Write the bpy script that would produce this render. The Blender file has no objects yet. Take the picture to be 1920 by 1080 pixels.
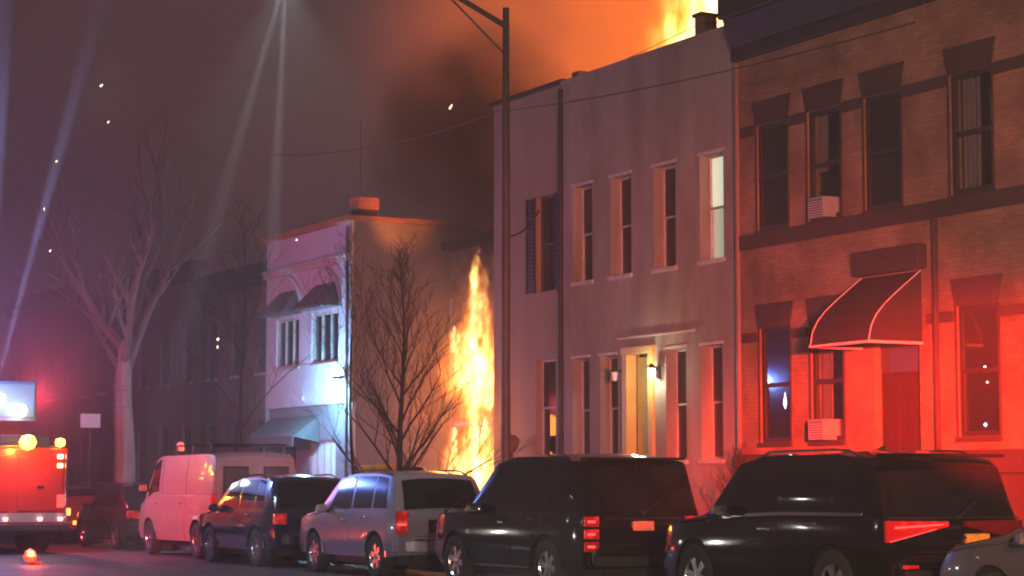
import bpy, bmesh, math, random
from mathutils import Vector, Matrix, noise as mnoise
R = math.radians
random.seed(7)
sc = bpy.context.scene
C = sc.collection

# ------------------------------------------------------------------ camera
cam = bpy.data.cameras.new('camera'); camo = bpy.data.objects.new('camera', cam); C.objects.link(camo)
cam.sensor_width = 36.0; cam.lens = 36.0 * 4000 / 1920
cam.clip_start = 0.1; cam.clip_end = 3000
camo.location = (0, 0, 1.54)
camo.rotation_euler = (R(90 + 5.25), R(0.0), R(-27.8))
sc.camera = camo

# ------------------------------------------------------------------ world (night sky, smoke filled)
w = bpy.data.worlds.new('World'); sc.world = w; w.use_nodes = True
nt = w.node_tree; N = nt.nodes; N.clear()
out = N.new('ShaderNodeOutputWorld'); bg = N.new('ShaderNodeBackground')
tc = N.new('ShaderNodeTexCoord'); no = N.new('ShaderNodeTexNoise'); cr = N.new('ShaderNodeValToRGB')
no.inputs['Scale'].default_value = 3.2; no.inputs['Detail'].default_value = 5; no.inputs['Roughness'].default_value = .5
cr.color_ramp.elements[0].position = .34; cr.color_ramp.elements[0].color = (.062, .027, .036, 1)
cr.color_ramp.elements[1].position = .70; cr.color_ramp.elements[1].color = (.100, .052, .056, 1)
nt.links.new(tc.outputs['Generated'], no.inputs['Vector']); nt.links.new(no.outputs['Fac'], cr.inputs['Fac'])
sky = N.new('ShaderNodeTexSky'); sky.sky_type = 'NISHITA'; sky.sun_disc = False
sky.sun_elevation = R(-8); sky.sun_rotation = R(200)
add = N.new('ShaderNodeMixRGB'); add.blend_type = 'ADD'; add.inputs['Fac'].default_value = 0.05
nt.links.new(cr.outputs['Color'], add.inputs['Color1']); nt.links.new(sky.outputs['Color'], add.inputs['Color2'])
nt.links.new(add.outputs['Color'], bg.inputs['Color']); bg.inputs['Strength'].default_value = 0.80
nt.links.new(bg.outputs['Background'], out.inputs['Surface'])

# ------------------------------------------------------------------ lamps
def lamp(name, kind, loc, power, col, radius=.1, target=None, size=45, blend=.6):
    l = bpy.data.lights.new(name, kind); o = bpy.data.objects.new(name, l); C.objects.link(o)
    o.location = loc; l.energy = power; l.color = col
    if kind in ('POINT', 'SPOT'): l.shadow_soft_size = radius
    if kind == 'SPOT': l.spot_size = R(size); l.spot_blend = blend
    if target is not None:
        o.rotation_euler = (Vector(target) - Vector(loc)).to_track_quat('-Z', 'Y').to_euler()
    return o
# emergency vehicles standing in the street beside and behind the camera
lamp('red_beacon_light', 'SPOT', (13.0, 14.0, 3.5), 120000, (1, .020, .004), .15, (21, 26.6, 1.6), 26, 1.0)
lamp('red_beacon_light', 'SPOT', (10.0, 8.0, 3.2), 9500, (1, .13, .085), .25, (21, 25.0, 3.6), 44, 1.0)
lamp('red_beacon_light', 'SPOT', (13.0, 15.0, 3.4), 14000, (1, .05, .06), .25, (21, 35, 3.2), 40, 1.0)
lamp('pink_beacon_light', 'SPOT', (2.0, -3.0, 3.4), 18500, (1, .78, .56), .5, (21, 34, 2.6), 50, 1.0)
lamp('blue_beacon_light', 'SPOT', (4.0, 24.0, 2.6), 1500, (.50, .34, 1), .12, (14.4, 34.4, .9), 30, 1.0)
lamp('blue_beacon_light', 'SPOT', (9.0, 33.0, 5.0), 3600, (.48, .52, 1), .2, (22.6, 48.3, .3), 22, 1.0)
lamp('red_beacon_light', 'SPOT', (6.0, 33.0, 3.0), 22000, (1, .05, .05), .2, (14.6, 43.4, .9), 17, 1.0)
lamp('white_work_light', 'POINT', (3.0, -1.5, 4.5), 60, (1, .9, .85), .06)
lamp('white_work_light', 'POINT', (4.5, 16.0, 5.2), 50, (.85, 1, .95), .05)
lamp('white_work_light', 'POINT', (8.0, 26.0, 6.5), 50, (1, .82, .75), .05)
for gx, gy, gz in ((-6, 22, 3.6), (-7, 34, 4.4), (-2, 10, 2.6), (5, 9, 1.2), (6, 18.5, .9), (-5, 48, 4.2), (9, 38, 1.0), (9.6, 29.5, .9)):
    lamp('added_glint_light', 'POINT', (gx, gy, gz), 26, (1, .92, .86), .10)  # small unseen lamps added for glints on the car bodies
# the fire
lamp('fire_light', 'POINT', (20.0, 41.2, 2.6), 150, (1, .26, .035), .5)
lamp('fire_light', 'SPOT', (22.0, 43.9, 3.6), 420, (1, .25, .03), .4, (24.5, 43.7, 3.4), 84, .7)
lamp('fire_light', 'SPOT', (21.8, 46.4, 7.6), 520, (1, .24, .03), .2, (22.4, 48.3, 8.3), 62, .8)
lamp('roof_fire_light', 'POINT', (24.6, 37.6, 11.8), 1500, (1, .32, .04), .6)
# the lamp on the corner of the grey house, lamps on the fire engine
lamp('corner_lamp_light', 'POINT', (20.1, 49.0, 3.7), 850, (.22, .62, 1), .07)
lamp('engine_flood_light', 'POINT', (10.6, 46.0, 4.2), 1300, (.16, .28, 1), .12)
lamp('engine_red_light', 'POINT', (13.9, 50.5, 3.6), 900, (1, .06, .10), .15)
lamp('engine_amber_light', 'POINT', (12.4, 46.4, 2.3), 120, (1, .36, .02), .08)
lamp('entrance_light', 'POINT', (20.66, 33.97, 3.55), 46, (1, .86, .58), .05)
# narrow spots added to draw lens flare streaks through the haze
lamp('lens_streak_spot', 'SPOT', (11.8, 47.2, 3.9), 260000, (.35, .45, 1), .05, (11.95, 47.2, 12), 3.6, .7)
lamp('lens_streak_spot', 'SPOT', (12.0, 47.2, 3.9), 200000, (.45, .5, 1), .05, (14.0, 47.2, 12), 3.4, .7)
lamp('lens_streak_spot', 'SPOT', (13.0, 32.75, 10.05), 150000, (.70, .82, 1), .04, (12.8, 33.1, 2), 3.8, .6)
lamp('lens_streak_spot', 'SPOT', (13.0, 32.75, 10.05), 90000, (.70, .82, .98), .04, (11.55, 33.5, 4), 4.4, .6)
sun = lamp('moon', 'SUN', (0, 0, 60), .015, (.8, .85, 1)); sun.data.angle = R(.5); sun.rotation_euler = (R(50), 0, R(200))

vs = sc.view_settings; vs.view_transform = 'Standard'; vs.look = 'None'; vs.exposure = 0; vs.gamma = 1; vs.use_curve_mapping = False
cy = sc.cycles
cy.use_denoising = True; cy.max_bounces = 5; cy.volume_bounces = 0; cy.diffuse_bounces = 2; cy.glossy_bounces = 3
cy.transparent_max_bounces = 12; cy.sample_clamp_indirect = 4; cy.sample_clamp_direct = 0
cy.pixel_filter_type = 'BLACKMAN_HARRIS'; cy.filter_width = 2.0
cy.volume_max_steps = 128

# ------------------------------------------------------------------ helpers
def tag(o, label=None, cat=None, group=None, kind=None):
    if label: o['label'] = label
    if cat: o['category'] = cat
    if group: o['group'] = group
    if kind: o['kind'] = kind
    return o
def empty(name, loc, label=None, cat=None, group=None, rz=0):
    o = bpy.data.objects.new(name, None); C.objects.link(o); o.location = loc; o.rotation_euler = (0, 0, rz)
    o.empty_display_size = .2
    return tag(o, label, cat, group)
def link(name, me, parent=None, loc=None):
    o = bpy.data.objects.new(name, me); C.objects.link(o)
    if parent: o.parent = parent
    if loc: o.location = loc
    return o
class MB:
    def __init__(s): s.v = []; s.f = []
    def quad(s, a, b, c, d): n = len(s.v); s.v += [a, b, c, d]; s.f.append((n, n+1, n+2, n+3)); return s
    def tri(s, a, b, c): n = len(s.v); s.v += [a, b, c]; s.f.append((n, n+1, n+2)); return s
    def box(s, x0, x1, y0, y1, z0, z1):
        n = len(s.v)
        s.v += [(x0,y0,z0),(x1,y0,z0),(x1,y1,z0),(x0,y1,z0),(x0,y0,z1),(x1,y0,z1),(x1,y1,z1),(x0,y1,z1)]
        for q in ((0,3,2,1),(4,5,6,7),(0,1,5,4),(1,2,6,5),(2,3,7,6),(3,0,4,7)): s.f.append(tuple(n+i for i in q))
        return s
    def hexa(s, p):
        n = len(s.v); s.v += [tuple(q) for q in p]
        for q in ((0,3,2,1),(4,5,6,7),(0,1,5,4),(1,2,6,5),(2,3,7,6),(3,0,4,7)): s.f.append(tuple(n+i for i in q))
        return s
    def tube(s, p0, p1, r0, r1=None, k=8, caps=True):
        r1 = r0 if r1 is None else r1
        p0 = Vector(p0); p1 = Vector(p1); d = p1 - p0
        if d.length < 1e-6: return s
        d.normalize(); u = d.orthogonal().normalized(); v = d.cross(u); n = len(s.v)
        for p, r in ((p0, r0), (p1, r1)):
            for i in range(k):
                a = 2*math.pi*i/k; s.v.append(tuple(p + u*math.cos(a)*r + v*math.sin(a)*r))
        for i in range(k): j = (i+1) % k; s.f.append((n+i, n+j, n+k+j, n+k+i))
        if caps: s.f.append(tuple(n+i for i in range(k))[::-1]); s.f.append(tuple(n+k+i for i in range(k)))
        return s
    def path(s, pts, rs, k=6):
        for i in range(len(pts)-1): s.tube(pts[i], pts[i+1], rs[i], rs[i+1], k, True)
        return s
    def lathe(s, prof, c=(0,0,0), axis='z', k=24):
        n = len(s.v); m = len(prof)
        for i in range(k):
            a = 2*math.pi*i/k
            for r, h in prof:
                if axis == 'z': p = (c[0]+r*math.cos(a), c[1]+r*math.sin(a), c[2]+h)
                else: p = (c[0]+h, c[1]+r*math.cos(a), c[2]+r*math.sin(a))
                s.v.append(p)
        for i in range(k):
            j = (i+1) % k
            for q in range(m-1): s.f.append((n+i*m+q, n+j*m+q, n+j*m+q+1, n+i*m+q+1))
        return s
    def grid(s, rows, closed=False):
        n = len(s.v); m = len(rows[0])
        for r in rows: s.v += [tuple(p) for p in r]
        for i in range(len(rows)-1):
            for j in range(m-1): s.f.append((n+i*m+j, n+i*m+j+1, n+(i+1)*m+j+1, n+(i+1)*m+j))
        return s
    def build(s, name, mat=None, parent=None, smooth=False, bevel=0, loc=None, weld=False, angle=35):
        me = bpy.data.meshes.new(name); me.from_pydata(s.v, [], s.f); me.update()
        bm = bmesh.new(); bm.from_mesh(me)
        if weld: bmesh.ops.remove_doubles(bm, verts=bm.verts, dist=.0008)
        bmesh.ops.recalc_face_normals(bm, faces=bm.faces)
        bm.to_mesh(me); bm.free()
        if mat: me.materials.append(mat)
        if smooth:
            for p in me.polygons: p.use_smooth = True
            me.set_sharp_from_angle(angle=R(angle))
        o = link(name, me, parent, loc)
        if bevel:
            md = o.modifiers.new('bevel', 'BEVEL'); md.width = bevel; md.segments = 2; md.limit_method = 'ANGLE'; md.angle_limit = R(40)
        return o

def mat(name, col, rough=.6, metal=0, emit=None, es=0, bump=0, bscale=20, var=0, vscale=3, spec=.5, coat=0, col2=None, stretch=None):
    m = bpy.data.materials.new(name); m.use_nodes = True; nt = m.node_tree; b = nt.nodes['Principled BSDF']
    b.inputs['Base Color'].default_value = (*col, 1); b.inputs['Roughness'].default_value = rough; b.inputs['Metallic'].default_value = metal
    b.inputs['Specular IOR Level'].default_value = spec; b.inputs['Coat Weight'].default_value = coat; b.inputs['Coat Roughness'].default_value = .04
    if emit: b.inputs['Emission Color'].default_value = (*emit, 1); b.inputs['Emission Strength'].default_value = es
    t = nt.nodes.new('ShaderNodeTexCoord'); vec = t.outputs['Object']
    if stretch:
        mp = nt.nodes.new('ShaderNodeMapping'); mp.inputs['Scale'].default_value = stretch
        nt.links.new(vec, mp.inputs['Vector']); vec = mp.outputs['Vector']
    if var or col2:
        n = nt.nodes.new('ShaderNodeTexNoise'); n.inputs['Scale'].default_value = vscale; n.inputs['Detail'].default_value = 8; n.inputs['Roughness'].default_value = .65
        nt.links.new(vec, n.inputs['Vector'])
        r = nt.nodes.new('ShaderNodeValToRGB'); r.color_ramp.elements[0].position = .35; r.color_ramp.elements[1].position = .66
        c2 = col2 or tuple(c*(1-var) for c in col)
        r.color_ramp.elements[0].color = (*c2, 1); r.color_ramp.elements[1].color = (*col, 1)
        nt.links.new(n.outputs['Fac'], r.inputs['Fac']); nt.links.new(r.outputs['Color'], b.inputs['Base Color'])
        mr = nt.nodes.new('ShaderNodeMapRange'); mr.inputs['To Min'].default_value = min(1, rough*1.2); mr.inputs['To Max'].default_value = rough*.85
        nt.links.new(n.outputs['Fac'], mr.inputs['Value']); nt.links.new(mr.outputs['Result'], b.inputs['Roughness'])
    if bump:
        n2 = nt.nodes.new('ShaderNodeTexNoise'); n2.inputs['Scale'].default_value = bscale; n2.inputs['Detail'].default_value = 6
        nt.links.new(vec, n2.inputs['Vector'])
        bp = nt.nodes.new('ShaderNodeBump'); bp.inputs['Strength'].default_value = bump; bp.inputs['Distance'].default_value = .02
        nt.links.new(n2.outputs['Fac'], bp.inputs['Height']); nt.links.new(bp.outputs['Normal'], b.inputs['Normal'])
    return m
def brick_mat(name, c1, c2, mortar, bw=.21, bh=.07):
    m = mat(name, c1, .85); nt = m.node_tree; b = nt.nodes['Principled BSDF']
    t = nt.nodes.new('ShaderNodeTexCoord'); sx = nt.nodes.new('ShaderNodeSeparateXYZ'); cx = nt.nodes.new('ShaderNodeCombineXYZ')
    ad = nt.nodes.new('ShaderNodeMath'); ad.operation = 'ADD'
    nt.links.new(t.outputs['Object'], sx.inputs[0]); nt.links.new(sx.outputs['X'], ad.inputs[0]); nt.links.new(sx.outputs['Y'], ad.inputs[1])
    nt.links.new(ad.outputs[0], cx.inputs['X']); nt.links.new(sx.outputs['Z'], cx.inputs['Y'])
    br = nt.nodes.new('ShaderNodeTexBrick'); br.inputs['Scale'].default_value = 1; br.inputs['Brick Width'].default_value = bw; br.inputs['Row Height'].default_value = bh
    br.inputs['Mortar Size'].default_value = .007; br.inputs['Color1'].default_value = (*c1, 1); br.inputs['Color2'].default_value = (*c2, 1); br.inputs['Mortar'].default_value = (*mortar, 1)
    nt.links.new(cx.outputs[0], br.inputs['Vector'])
    n = nt.nodes.new('ShaderNodeTexNoise'); n.inputs['Scale'].default_value = 1.1; n.inputs['Detail'].default_value = 7
    nt.links.new(t.outputs['Object'], n.inputs['Vector'])
    mx = nt.nodes.new('ShaderNodeMixRGB'); mx.blend_type = 'MULTIPLY'; mx.inputs['Fac'].default_value = .9
    r = nt.nodes.new('ShaderNodeValToRGB'); r.color_ramp.elements[0].position = .33; r.color_ramp.elements[0].color = (.42, .38, .34, 1); r.color_ramp.elements[1].position = .66
    nt.links.new(n.outputs['Fac'], r.inputs['Fac'])
    nt.links.new(br.outputs['Color'], mx.inputs['Color1']); nt.links.new(r.outputs['Color'], mx.inputs['Color2']); nt.links.new(mx.outputs['Color'], b.inputs['Base Color'])
    bp = nt.nodes.new('ShaderNodeBump'); bp.inputs['Strength'].default_value = .6; bp.inputs['Distance'].default_value = .01; bp.invert = True
    nt.links.new(br.outputs['Fac'], bp.inputs['Height']); nt.links.new(bp.outputs['Normal'], b.inputs['Normal'])
    return m
def glass_mat(name, tint=(.5, .5, .5), amt=.35, rough=.03):
    m = bpy.data.materials.new(name); m.use_nodes = True; nt = m.node_tree; nt.nodes.clear()
    o = nt.nodes.new('ShaderNodeOutputMaterial'); tr = nt.nodes.new('ShaderNodeBsdfTransparent'); gl = nt.nodes.new('ShaderNodeBsdfGlossy'); mx = nt.nodes.new('ShaderNodeMixShader')
    fr = nt.nodes.new('ShaderNodeLayerWeight'); pw = nt.nodes.new('ShaderNodeMath'); pw.operation = 'POWER'; pw.inputs[1].default_value = 3
    nt.links.new(fr.outputs['Facing'], pw.inputs[0])
    ma = nt.nodes.new('ShaderNodeMath'); ma.operation = 'ADD'; ma.inputs[1].default_value = amt*.2; ma.use_clamp = True
    nt.links.new(pw.outputs[0], ma.inputs[0])
    tr.inputs['Color'].default_value = (*tint, 1); gl.inputs['Roughness'].default_value = rough
    nt.links.new(ma.outputs[0], mx.inputs['Fac']); nt.links.new(tr.outputs[0], mx.inputs[1]); nt.links.new(gl.outputs[0], mx.inputs[2]); nt.links.new(mx.outputs[0], o.inputs['Surface'])
    return m

M = dict(
    asphalt=mat('asphalt', (.055, .053, .055), .62, bump=.5, bscale=60, var=.35, vscale=.8),
    concrete=mat('concrete', (.30, .29, .27), .8, bump=.3, bscale=40, var=.35, vscale=1.2),
    stucco=mat('white_stucco', (.315, .280, .245), .85, bump=.35, bscale=14, var=.38, vscale=1.1, stretch=(1, 1, .35)),
    tan=mat('tan_stucco', (.31, .23, .18), .85, bump=.35, bscale=12, var=.25, vscale=.8, stretch=(1, 1, .4)),
    trim=mat('white_trim', (.52, .48, .46), .6, var=.3, vscale=4),
    brick=brick_mat('tan_brick', (.38, .205, .12), (.28, .145, .09), (.22, .16, .12)),
    redbrick=brick_mat('red_brick', (.25, .09, .06), (.19, .07, .05), (.2, .17, .15)),
    brownstone=mat('brownstone', (.055, .028, .026), .85, bump=.4, bscale=20, var=.35, vscale=2.5),
    cornice=mat('dark_cornice_paint', (.022, .015, .013), .6, var=.3, vscale=3),
    siding=mat('pale_vinyl_siding', (.20, .175, .20), .55, var=.15, vscale=1.5, stretch=(1, 1, .5)),
    whitewall=mat('white_painted_wall', (.52, .56, .64), .6, var=.12, vscale=2),
    greyroof=mat('grey_shingle', (.13, .13, .14), .85, bump=.4, bscale=30, var=.3, vscale=4),
    dark=mat('dark_interior', (.012, .010, .010), .9),
    blackframe=mat('black_window_frame', (.022, .016, .016), .6),
    darkframe=mat('dark_window_frame', (.06, .05, .05), .5),
    pane=mat('window_glass', (.012, .012, .016), .06, spec=.8),
    curtain=mat('curtain', (.16, .13, .14), .9, var=.4, vscale=6, stretch=(1, 6, .6)),
    clear=glass_mat('clear_glass', (.88, .92, .9), .3),
    blind=mat('lit_blind', (.8, .8, .7), .8, emit=(.80, .86, .62), es=.95, var=.1, vscale=5),
    olive=mat('door_olive', (.55, .41, .13), .5, var=.15, vscale=3, stretch=(1, 4, 1)),
    wooddoor=mat('dark_red_door', (.06, .016, .012), .8, spec=.15, var=.4, vscale=5, stretch=(1, 6, 1)),
    canvas=mat('awning_canvas', (.022, .016, .016), .75, bump=.3, bscale=8, var=.25, vscale=3),
    piping=mat('awning_piping', (.75, .62, .62), .5),
    steel=mat('galvanised_steel', (.07, .05, .05), .6, 0, var=.25, vscale=6),
    black=mat('black_metal', (.02, .02, .02), .4),
    chrome=mat('chrome', (.75, .75, .76), .12, 1),
    alu=mat('alloy_rim', (.5, .5, .52), .25, .9),
    tyre=mat('tyre_rubber', (.018, .018, .018), .8, bump=.3, bscale=40),
    plastic=mat('black_plastic', (.018, .018, .019), .5),
    carglass=mat('tinted_glass', (.006, .006, .007), .04, spec=.9),
    carglass_hazy=mat('hazy_car_glass', (.045, .04, .06), .12, spec=.7),
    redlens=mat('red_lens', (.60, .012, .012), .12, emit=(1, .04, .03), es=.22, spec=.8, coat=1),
    redlens_lit=mat('red_lens_glowing', (.6, .012, .012), .12, emit=(1, .10, .08), es=1.6, coat=1),
    clearlens=mat('clear_lens', (.6, .6, .62), .08, spec=.9, coat=1),
    amberlens=mat('amber_lens', (.7, .25, .02), .15, coat=1),
    bark=mat('dark_bark', (.045, .032, .03), .95, bump=1, bscale=25, var=.4, vscale=6, stretch=(1, 1, .3)),
    palebark=mat('pale_bark', (.24, .21, .195), .95, bump=1, bscale=18, var=.45, vscale=4, stretch=(1, 1, .3)),
    plate_w=mat('plate_orange', (.75, .30, .18), .5, var=.3, vscale=12),
    plate_y=mat('plate_yellow', (.75, .45, .05), .5, var=.3, vscale=12),
    yellow=mat('yellow_plastic', (.55, .42, .02), .5, var=.2),
    sign=mat('white_sign', (.65, .6, .6), .5, var=.1),
)
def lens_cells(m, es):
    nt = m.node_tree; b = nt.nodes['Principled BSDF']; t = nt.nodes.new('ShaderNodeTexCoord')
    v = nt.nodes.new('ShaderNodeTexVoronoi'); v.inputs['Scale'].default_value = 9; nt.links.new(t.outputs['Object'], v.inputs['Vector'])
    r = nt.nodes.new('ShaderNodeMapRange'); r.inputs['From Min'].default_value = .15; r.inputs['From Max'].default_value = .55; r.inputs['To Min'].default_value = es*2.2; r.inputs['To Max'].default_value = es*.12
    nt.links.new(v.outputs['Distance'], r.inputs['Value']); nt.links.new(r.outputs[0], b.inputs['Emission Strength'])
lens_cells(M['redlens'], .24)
def paint(name, col, metal=0.0, rough=.28, var=.06):
    return mat(name, col, rough, metal, coat=.7, spec=.4, var=var, vscale=5)

# ------------------------------------------------------------------ ground
g = MB().quad((-400, -300, 0), (16.62, -300, 0), (16.62, 900, 0), (-400, 900, 0)).build('road', M['asphalt']); tag(g, kind='structure', label='dark asphalt street with parked cars', cat=None)
del g['label']
g = MB().box(16.62, 16.80, -60, 300, -.3, .14).build('kerb', M['concrete'], bevel=.02); g['kind'] = 'structure'
mb = MB()
for j in range(-8, 70):
    for i in range(3):
        y0 = j*1.5; x0 = 16.81 + i*1.40
        mb.box(x0, x0+1.385, y0, y0+1.485, .0, .14 + random.uniform(-.004, .004))
g = mb.build('sidewalk', M['concrete']); g['kind'] = 'structure'
g = MB().quad((16.8, -300, .10), (600, -300, .10), (600, 900, .10), (16.8, 900, .10)).build('ground', M['concrete']); g['kind'] = 'structure'

# ------------------------------------------------------------------ houses
def wall_sheet(mb, Y0, Y1, Z0, Z1, ops, depth, x=0):
    """front sheet in plane x (facing -x) with openings (y0,y1,z0,z1) and reveals"""
    ys = sorted({Y0, Y1, *[o[0] for o in ops], *[o[1] for o in ops]}); zs = sorted({Z0, Z1, *[o[2] for o in ops], *[o[3] for o in ops]})
    for a, b in zip(ys, ys[1:]):
        for c, d in zip(zs, zs[1:]):
            my, mz = (a+b)/2, (c+d)/2
            if any(o[0] < my < o[1] and o[2] < mz < o[3] for o in ops): continue
            mb.quad((x, a, c), (x, b, c), (x, b, d), (x, a, d))
    for (a, b, c, d) in ops:
        X = x + depth
        mb.quad((x, a, c), (X, a, c), (X, a, d), (x, a, d)); mb.quad((x, b, c), (X, b, c), (X, b, d), (x, b, d))
        mb.quad((x, a, c), (X, a, c), (X, b, c), (x, b, c)); mb.quad((x, a, d), (X, a, d), (X, b, d), (x, b, d))
def shell(mb, Y0, Y1, Z1, D, roofz=None, x=0):
    rz = Z1 - .35 if roofz is None else roofz
    mb.quad((x, Y0, 0), (D, Y0, 0), (D, Y0, Z1), (x, Y0, Z1)); mb.quad((x, Y1, 0), (D, Y1, 0), (D, Y1, Z1), (x, Y1, Z1))
    mb.quad((D, Y0, 0), (D, Y1, 0), (D, Y1, Z1), (D, Y0, Z1)); mb.quad((x, Y0, rz), (D, Y0, rz), (D, Y1, rz), (x, Y1, rz))
    # parapet: inner face and coping thickness
    mb.quad((x+.25, Y0, rz), (x+.25, Y1, rz), (x+.25, Y1, Z1), (x+.25, Y0, Z1)); mb.quad((x, Y0, Z1), (x+.25, Y0, Z1), (x+.25, Y1, Z1), (x, Y1, Z1))
    return mb
rw = random.Random(2)
def window(root, y0, y1, z0, z1, x, fm, pm=None, sill=None, mull=0, lit=None, curtain=False, cols=1, sash=True, t=.045, low=None, up=None):
    """sash window standing in the opening; frame is the part, panes/sill/blind are sub-parts"""
    m = MB(); X0, X1 = x, x+.07
    m.box(X0, X1, y0, y0+t, z0, z1).box(X0, X1, y1-t, y1, z0, z1).box(X0, X1, y0+t, y1-t, z0, z0+t).box(X0, X1, y0+t, y1-t, z1-t, z1)
    zm = (z0+z1)/2
    if sash: m.box(X0+.005, X1-.003, y0+t, y1-t, zm-t*.45, zm+t*.45)
    for k in range(1, cols):
        yy = y0 + (y1-y0)*k/cols; m.box(X0+.003, X1-.005, yy-t*.5, yy+t*.5, z0+t, z1-t)
    f = m.build('window', fm, root)
    zz = [(z0+t, zm), (zm, z1-t)] if sash else [(z0+t, z1-t)]
    for i, (a, b) in enumerate(zz):
        off = .045 if i == 0 else .03
        mm = pm or (M['clear'] if curtain else M['pane'])
        if lit is not None: mm = M['clear']
        if low and i == 0: mm = low
        if up and i == 1: mm = up
        MB().quad((X0+off, y0+t*.9, a), (X0+off, y1-t*.9, a), (X0+off, y1-t*.9, b), (X0+off, y0+t*.9, b)).build('pane', mm, f)
    if lit is not None: 
        MB().box(X0+.052, X0+.06, y0+.02, y1-.02, zm+.02, z1-.02).build('blind', lit, f)
        mc = MB(); mc.grid([[(X0+.062+.012*math.sin(k*1.3), y0+.02+(y1-y0-.04)*k/16, z0+.02), (X0+.062+.012*math.sin(k*1.3+.4), y0+.02+(y1-y0-.04)*k/16, zm+.015)] for k in range(17)])
        mc.build('net_curtain', mat('lit_net_curtain', (.6, .6, .5), .8, emit=(.62, .68, .50), es=.62, var=.3, vscale=8, stretch=(1, 8, .5)), f, smooth=True)
    if curtain:
        c0 = y0+(y1-y0)*rw.uniform(.45, .62); zt = z0+t if rw.random() < .6 else z0+(z1-z0)*.45
        mc = MB(); nn = 14
        mc.grid([[(X1+.06+.018*math.sin(k*1.9), c0+(y1-t-c0)*k/nn, zt), (X1+.06+.018*math.sin(k*1.9+.3), c0+(y1-t-c0)*k/nn, z1-t)] for k in range(nn+1)]).build('curtain', M['curtain'], f, smooth=True)
    if sill: MB().box(-.05, x-.004, y0-.05, y1+.05, z0-.08, z0-.004).build('sill', sill, f, bevel=.008)
    return f

# --- white stucco house, y 31.3..37.6
H1 = empty('row_house', (21, 31.3, 0), 'pale stucco two storey row house with deep narrow windows and olive lit doorway', 'house')
up = [(.42, 1.20), (2.02, 2.80), (3.62, 4.40), (5.12, 5.90)]
upz = (5.57, 7.50); loz = (1.98, 4.03)
lo = [(.50, 1.20), (1.70, 2.40), (4.15, 4.83), (5.25, 5.93)]
door = (2.88, 3.82, .55, 4.05)
ops = [(a, b, *upz) for a, b in up] + [(a, b, *loz) for a, b in lo] + [door]
mb = MB(); wall_sheet(mb, 0, 6.3, .1, 9.66, ops, .30); shell(mb, 0, 6.3, 9.66, 13)
mb.build('wall', M['stucco'], H1)
MB().box(-.05, .30, -.0, 6.3, 9.66, 9.74).build('coping', M['stucco'], H1)
MB().box(.31, .36, 2.78, 3.92, .5, 4.1).build('door_backing', M['dark'], H1)
for i, (a, b) in enumerate(up):
    window(H1, a, b, *upz, .20, M['trim'], sill=M['trim'], lit=M['blind'] if i == 0 else None)
    MB().box(-.02, -.002, a-.05, b+.05, upz[1]+.0, upz[1]+.06).build('lintel', M['trim'], H1, bevel=.006)
for a, b in lo:
    window(H1, a, b, *loz, .20, M['trim'], sill=M['trim'])
    MB().box(-.02, -.002, a-.05, b+.05, loz[1], loz[1]+.06).build('lintel', M['trim'], H1, bevel=.006)
d = MB().box(.18, .24, door[0]+.1, door[1]-.1, .55, 3.95).build('door', M['olive'], H1)
for zz in ((.8, 1.6), (1.75, 2.7), (3.0, 3.8)):
    MB().box(.165, .178, door[0]+.22, door[1]-.22, *zz).build('door_panel', M['olive'], d, bevel=.008)
MB().tube((.14, door[0]+.18, 1.6), (.14, door[0]+.18, 1.72), .02).build('handle', M['chrome'], d)
MB().box(-.06, .16, door[0]-.09, door[0]+.09, .5, 4.0).box(-.06, .16, door[1]-.09, door[1]+.09, .5, 4.0).box(-.08, .16, door[0]-.12, door[1]+.12, 4.0, 4.14).build('door_frame', M['olive'], H1, bevel=.01)
MB().box(-.06, -.003, 1.35, 4.1, 4.31, 4.35).build('door_hood', M['trim'], H1, bevel=.01)
MB().box(-1.5, -.02, door[0]-.3, door[1]+.3, .12, .34).box(-1.1, -.02, door[0]-.3, door[1]+.3, .342, .54).build('stoop', M['concrete'], H1, bevel=.01)
def wall_lantern(y, z, lit, label):
    t = empty('wall_lantern', (20.98, y, z), label, 'lantern')
    MB().box(-.03, .0, -.05, .05, -.12, .12).tube((-.02, 0, .05), (-.14, 0, .12), .012).build('bracket', M['black'], t)
    MB().lathe([(.02, .16), (.075, .10), (.08, .07)], (-.16, 0, 0), k=6).build('cap', M['black'], t)
    mm = mat('lantern_glass_lit', (.9, .9, .85), .3, emit=(1, .96, .85), es=9) if lit else M['clearlens']
    MB().lathe([(.0, -.12), (.05, -.11), (.07, .06), (.0, .065)], (-.16, 0, 0), k=10).build('glass', mm, t, smooth=True)
wall_lantern(33.92, 3.62, True, 'brightly lit wall lantern right of the olive doorway')
wall_lantern(35.28, 3.62, False, 'dark wall lantern left of the olive doorway')
# roof pieces
MB().box(.2, .75, 6.0, 6.28, 9.3, 9.93).build('chimney', M['redbrick'], H1)
t = empty('roof_chimney', (22.0, 33.9, 9.3), 'narrow dark chimney standing on the roof edge against the flames', 'chimney')
MB().box(-.1, .25, -.12, .12, 0, 1.15).build('stack', M['redbrick'], t); MB().box(-.14, .29, -.16, .16, 1.15, 1.22).build('cap', M['cornice'], t)
t = MB().tube((0, 0, 0), (0, 0, 1.0), .035).tube((0, 0, .97), (0, .35, 1.0), .03).build('vent_pipe', M['black'], loc=(22.0, 33.45, 9.3)); tag(t, 'thin bent vent pipe on the roof in front of the flames', 'pipe')

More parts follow.
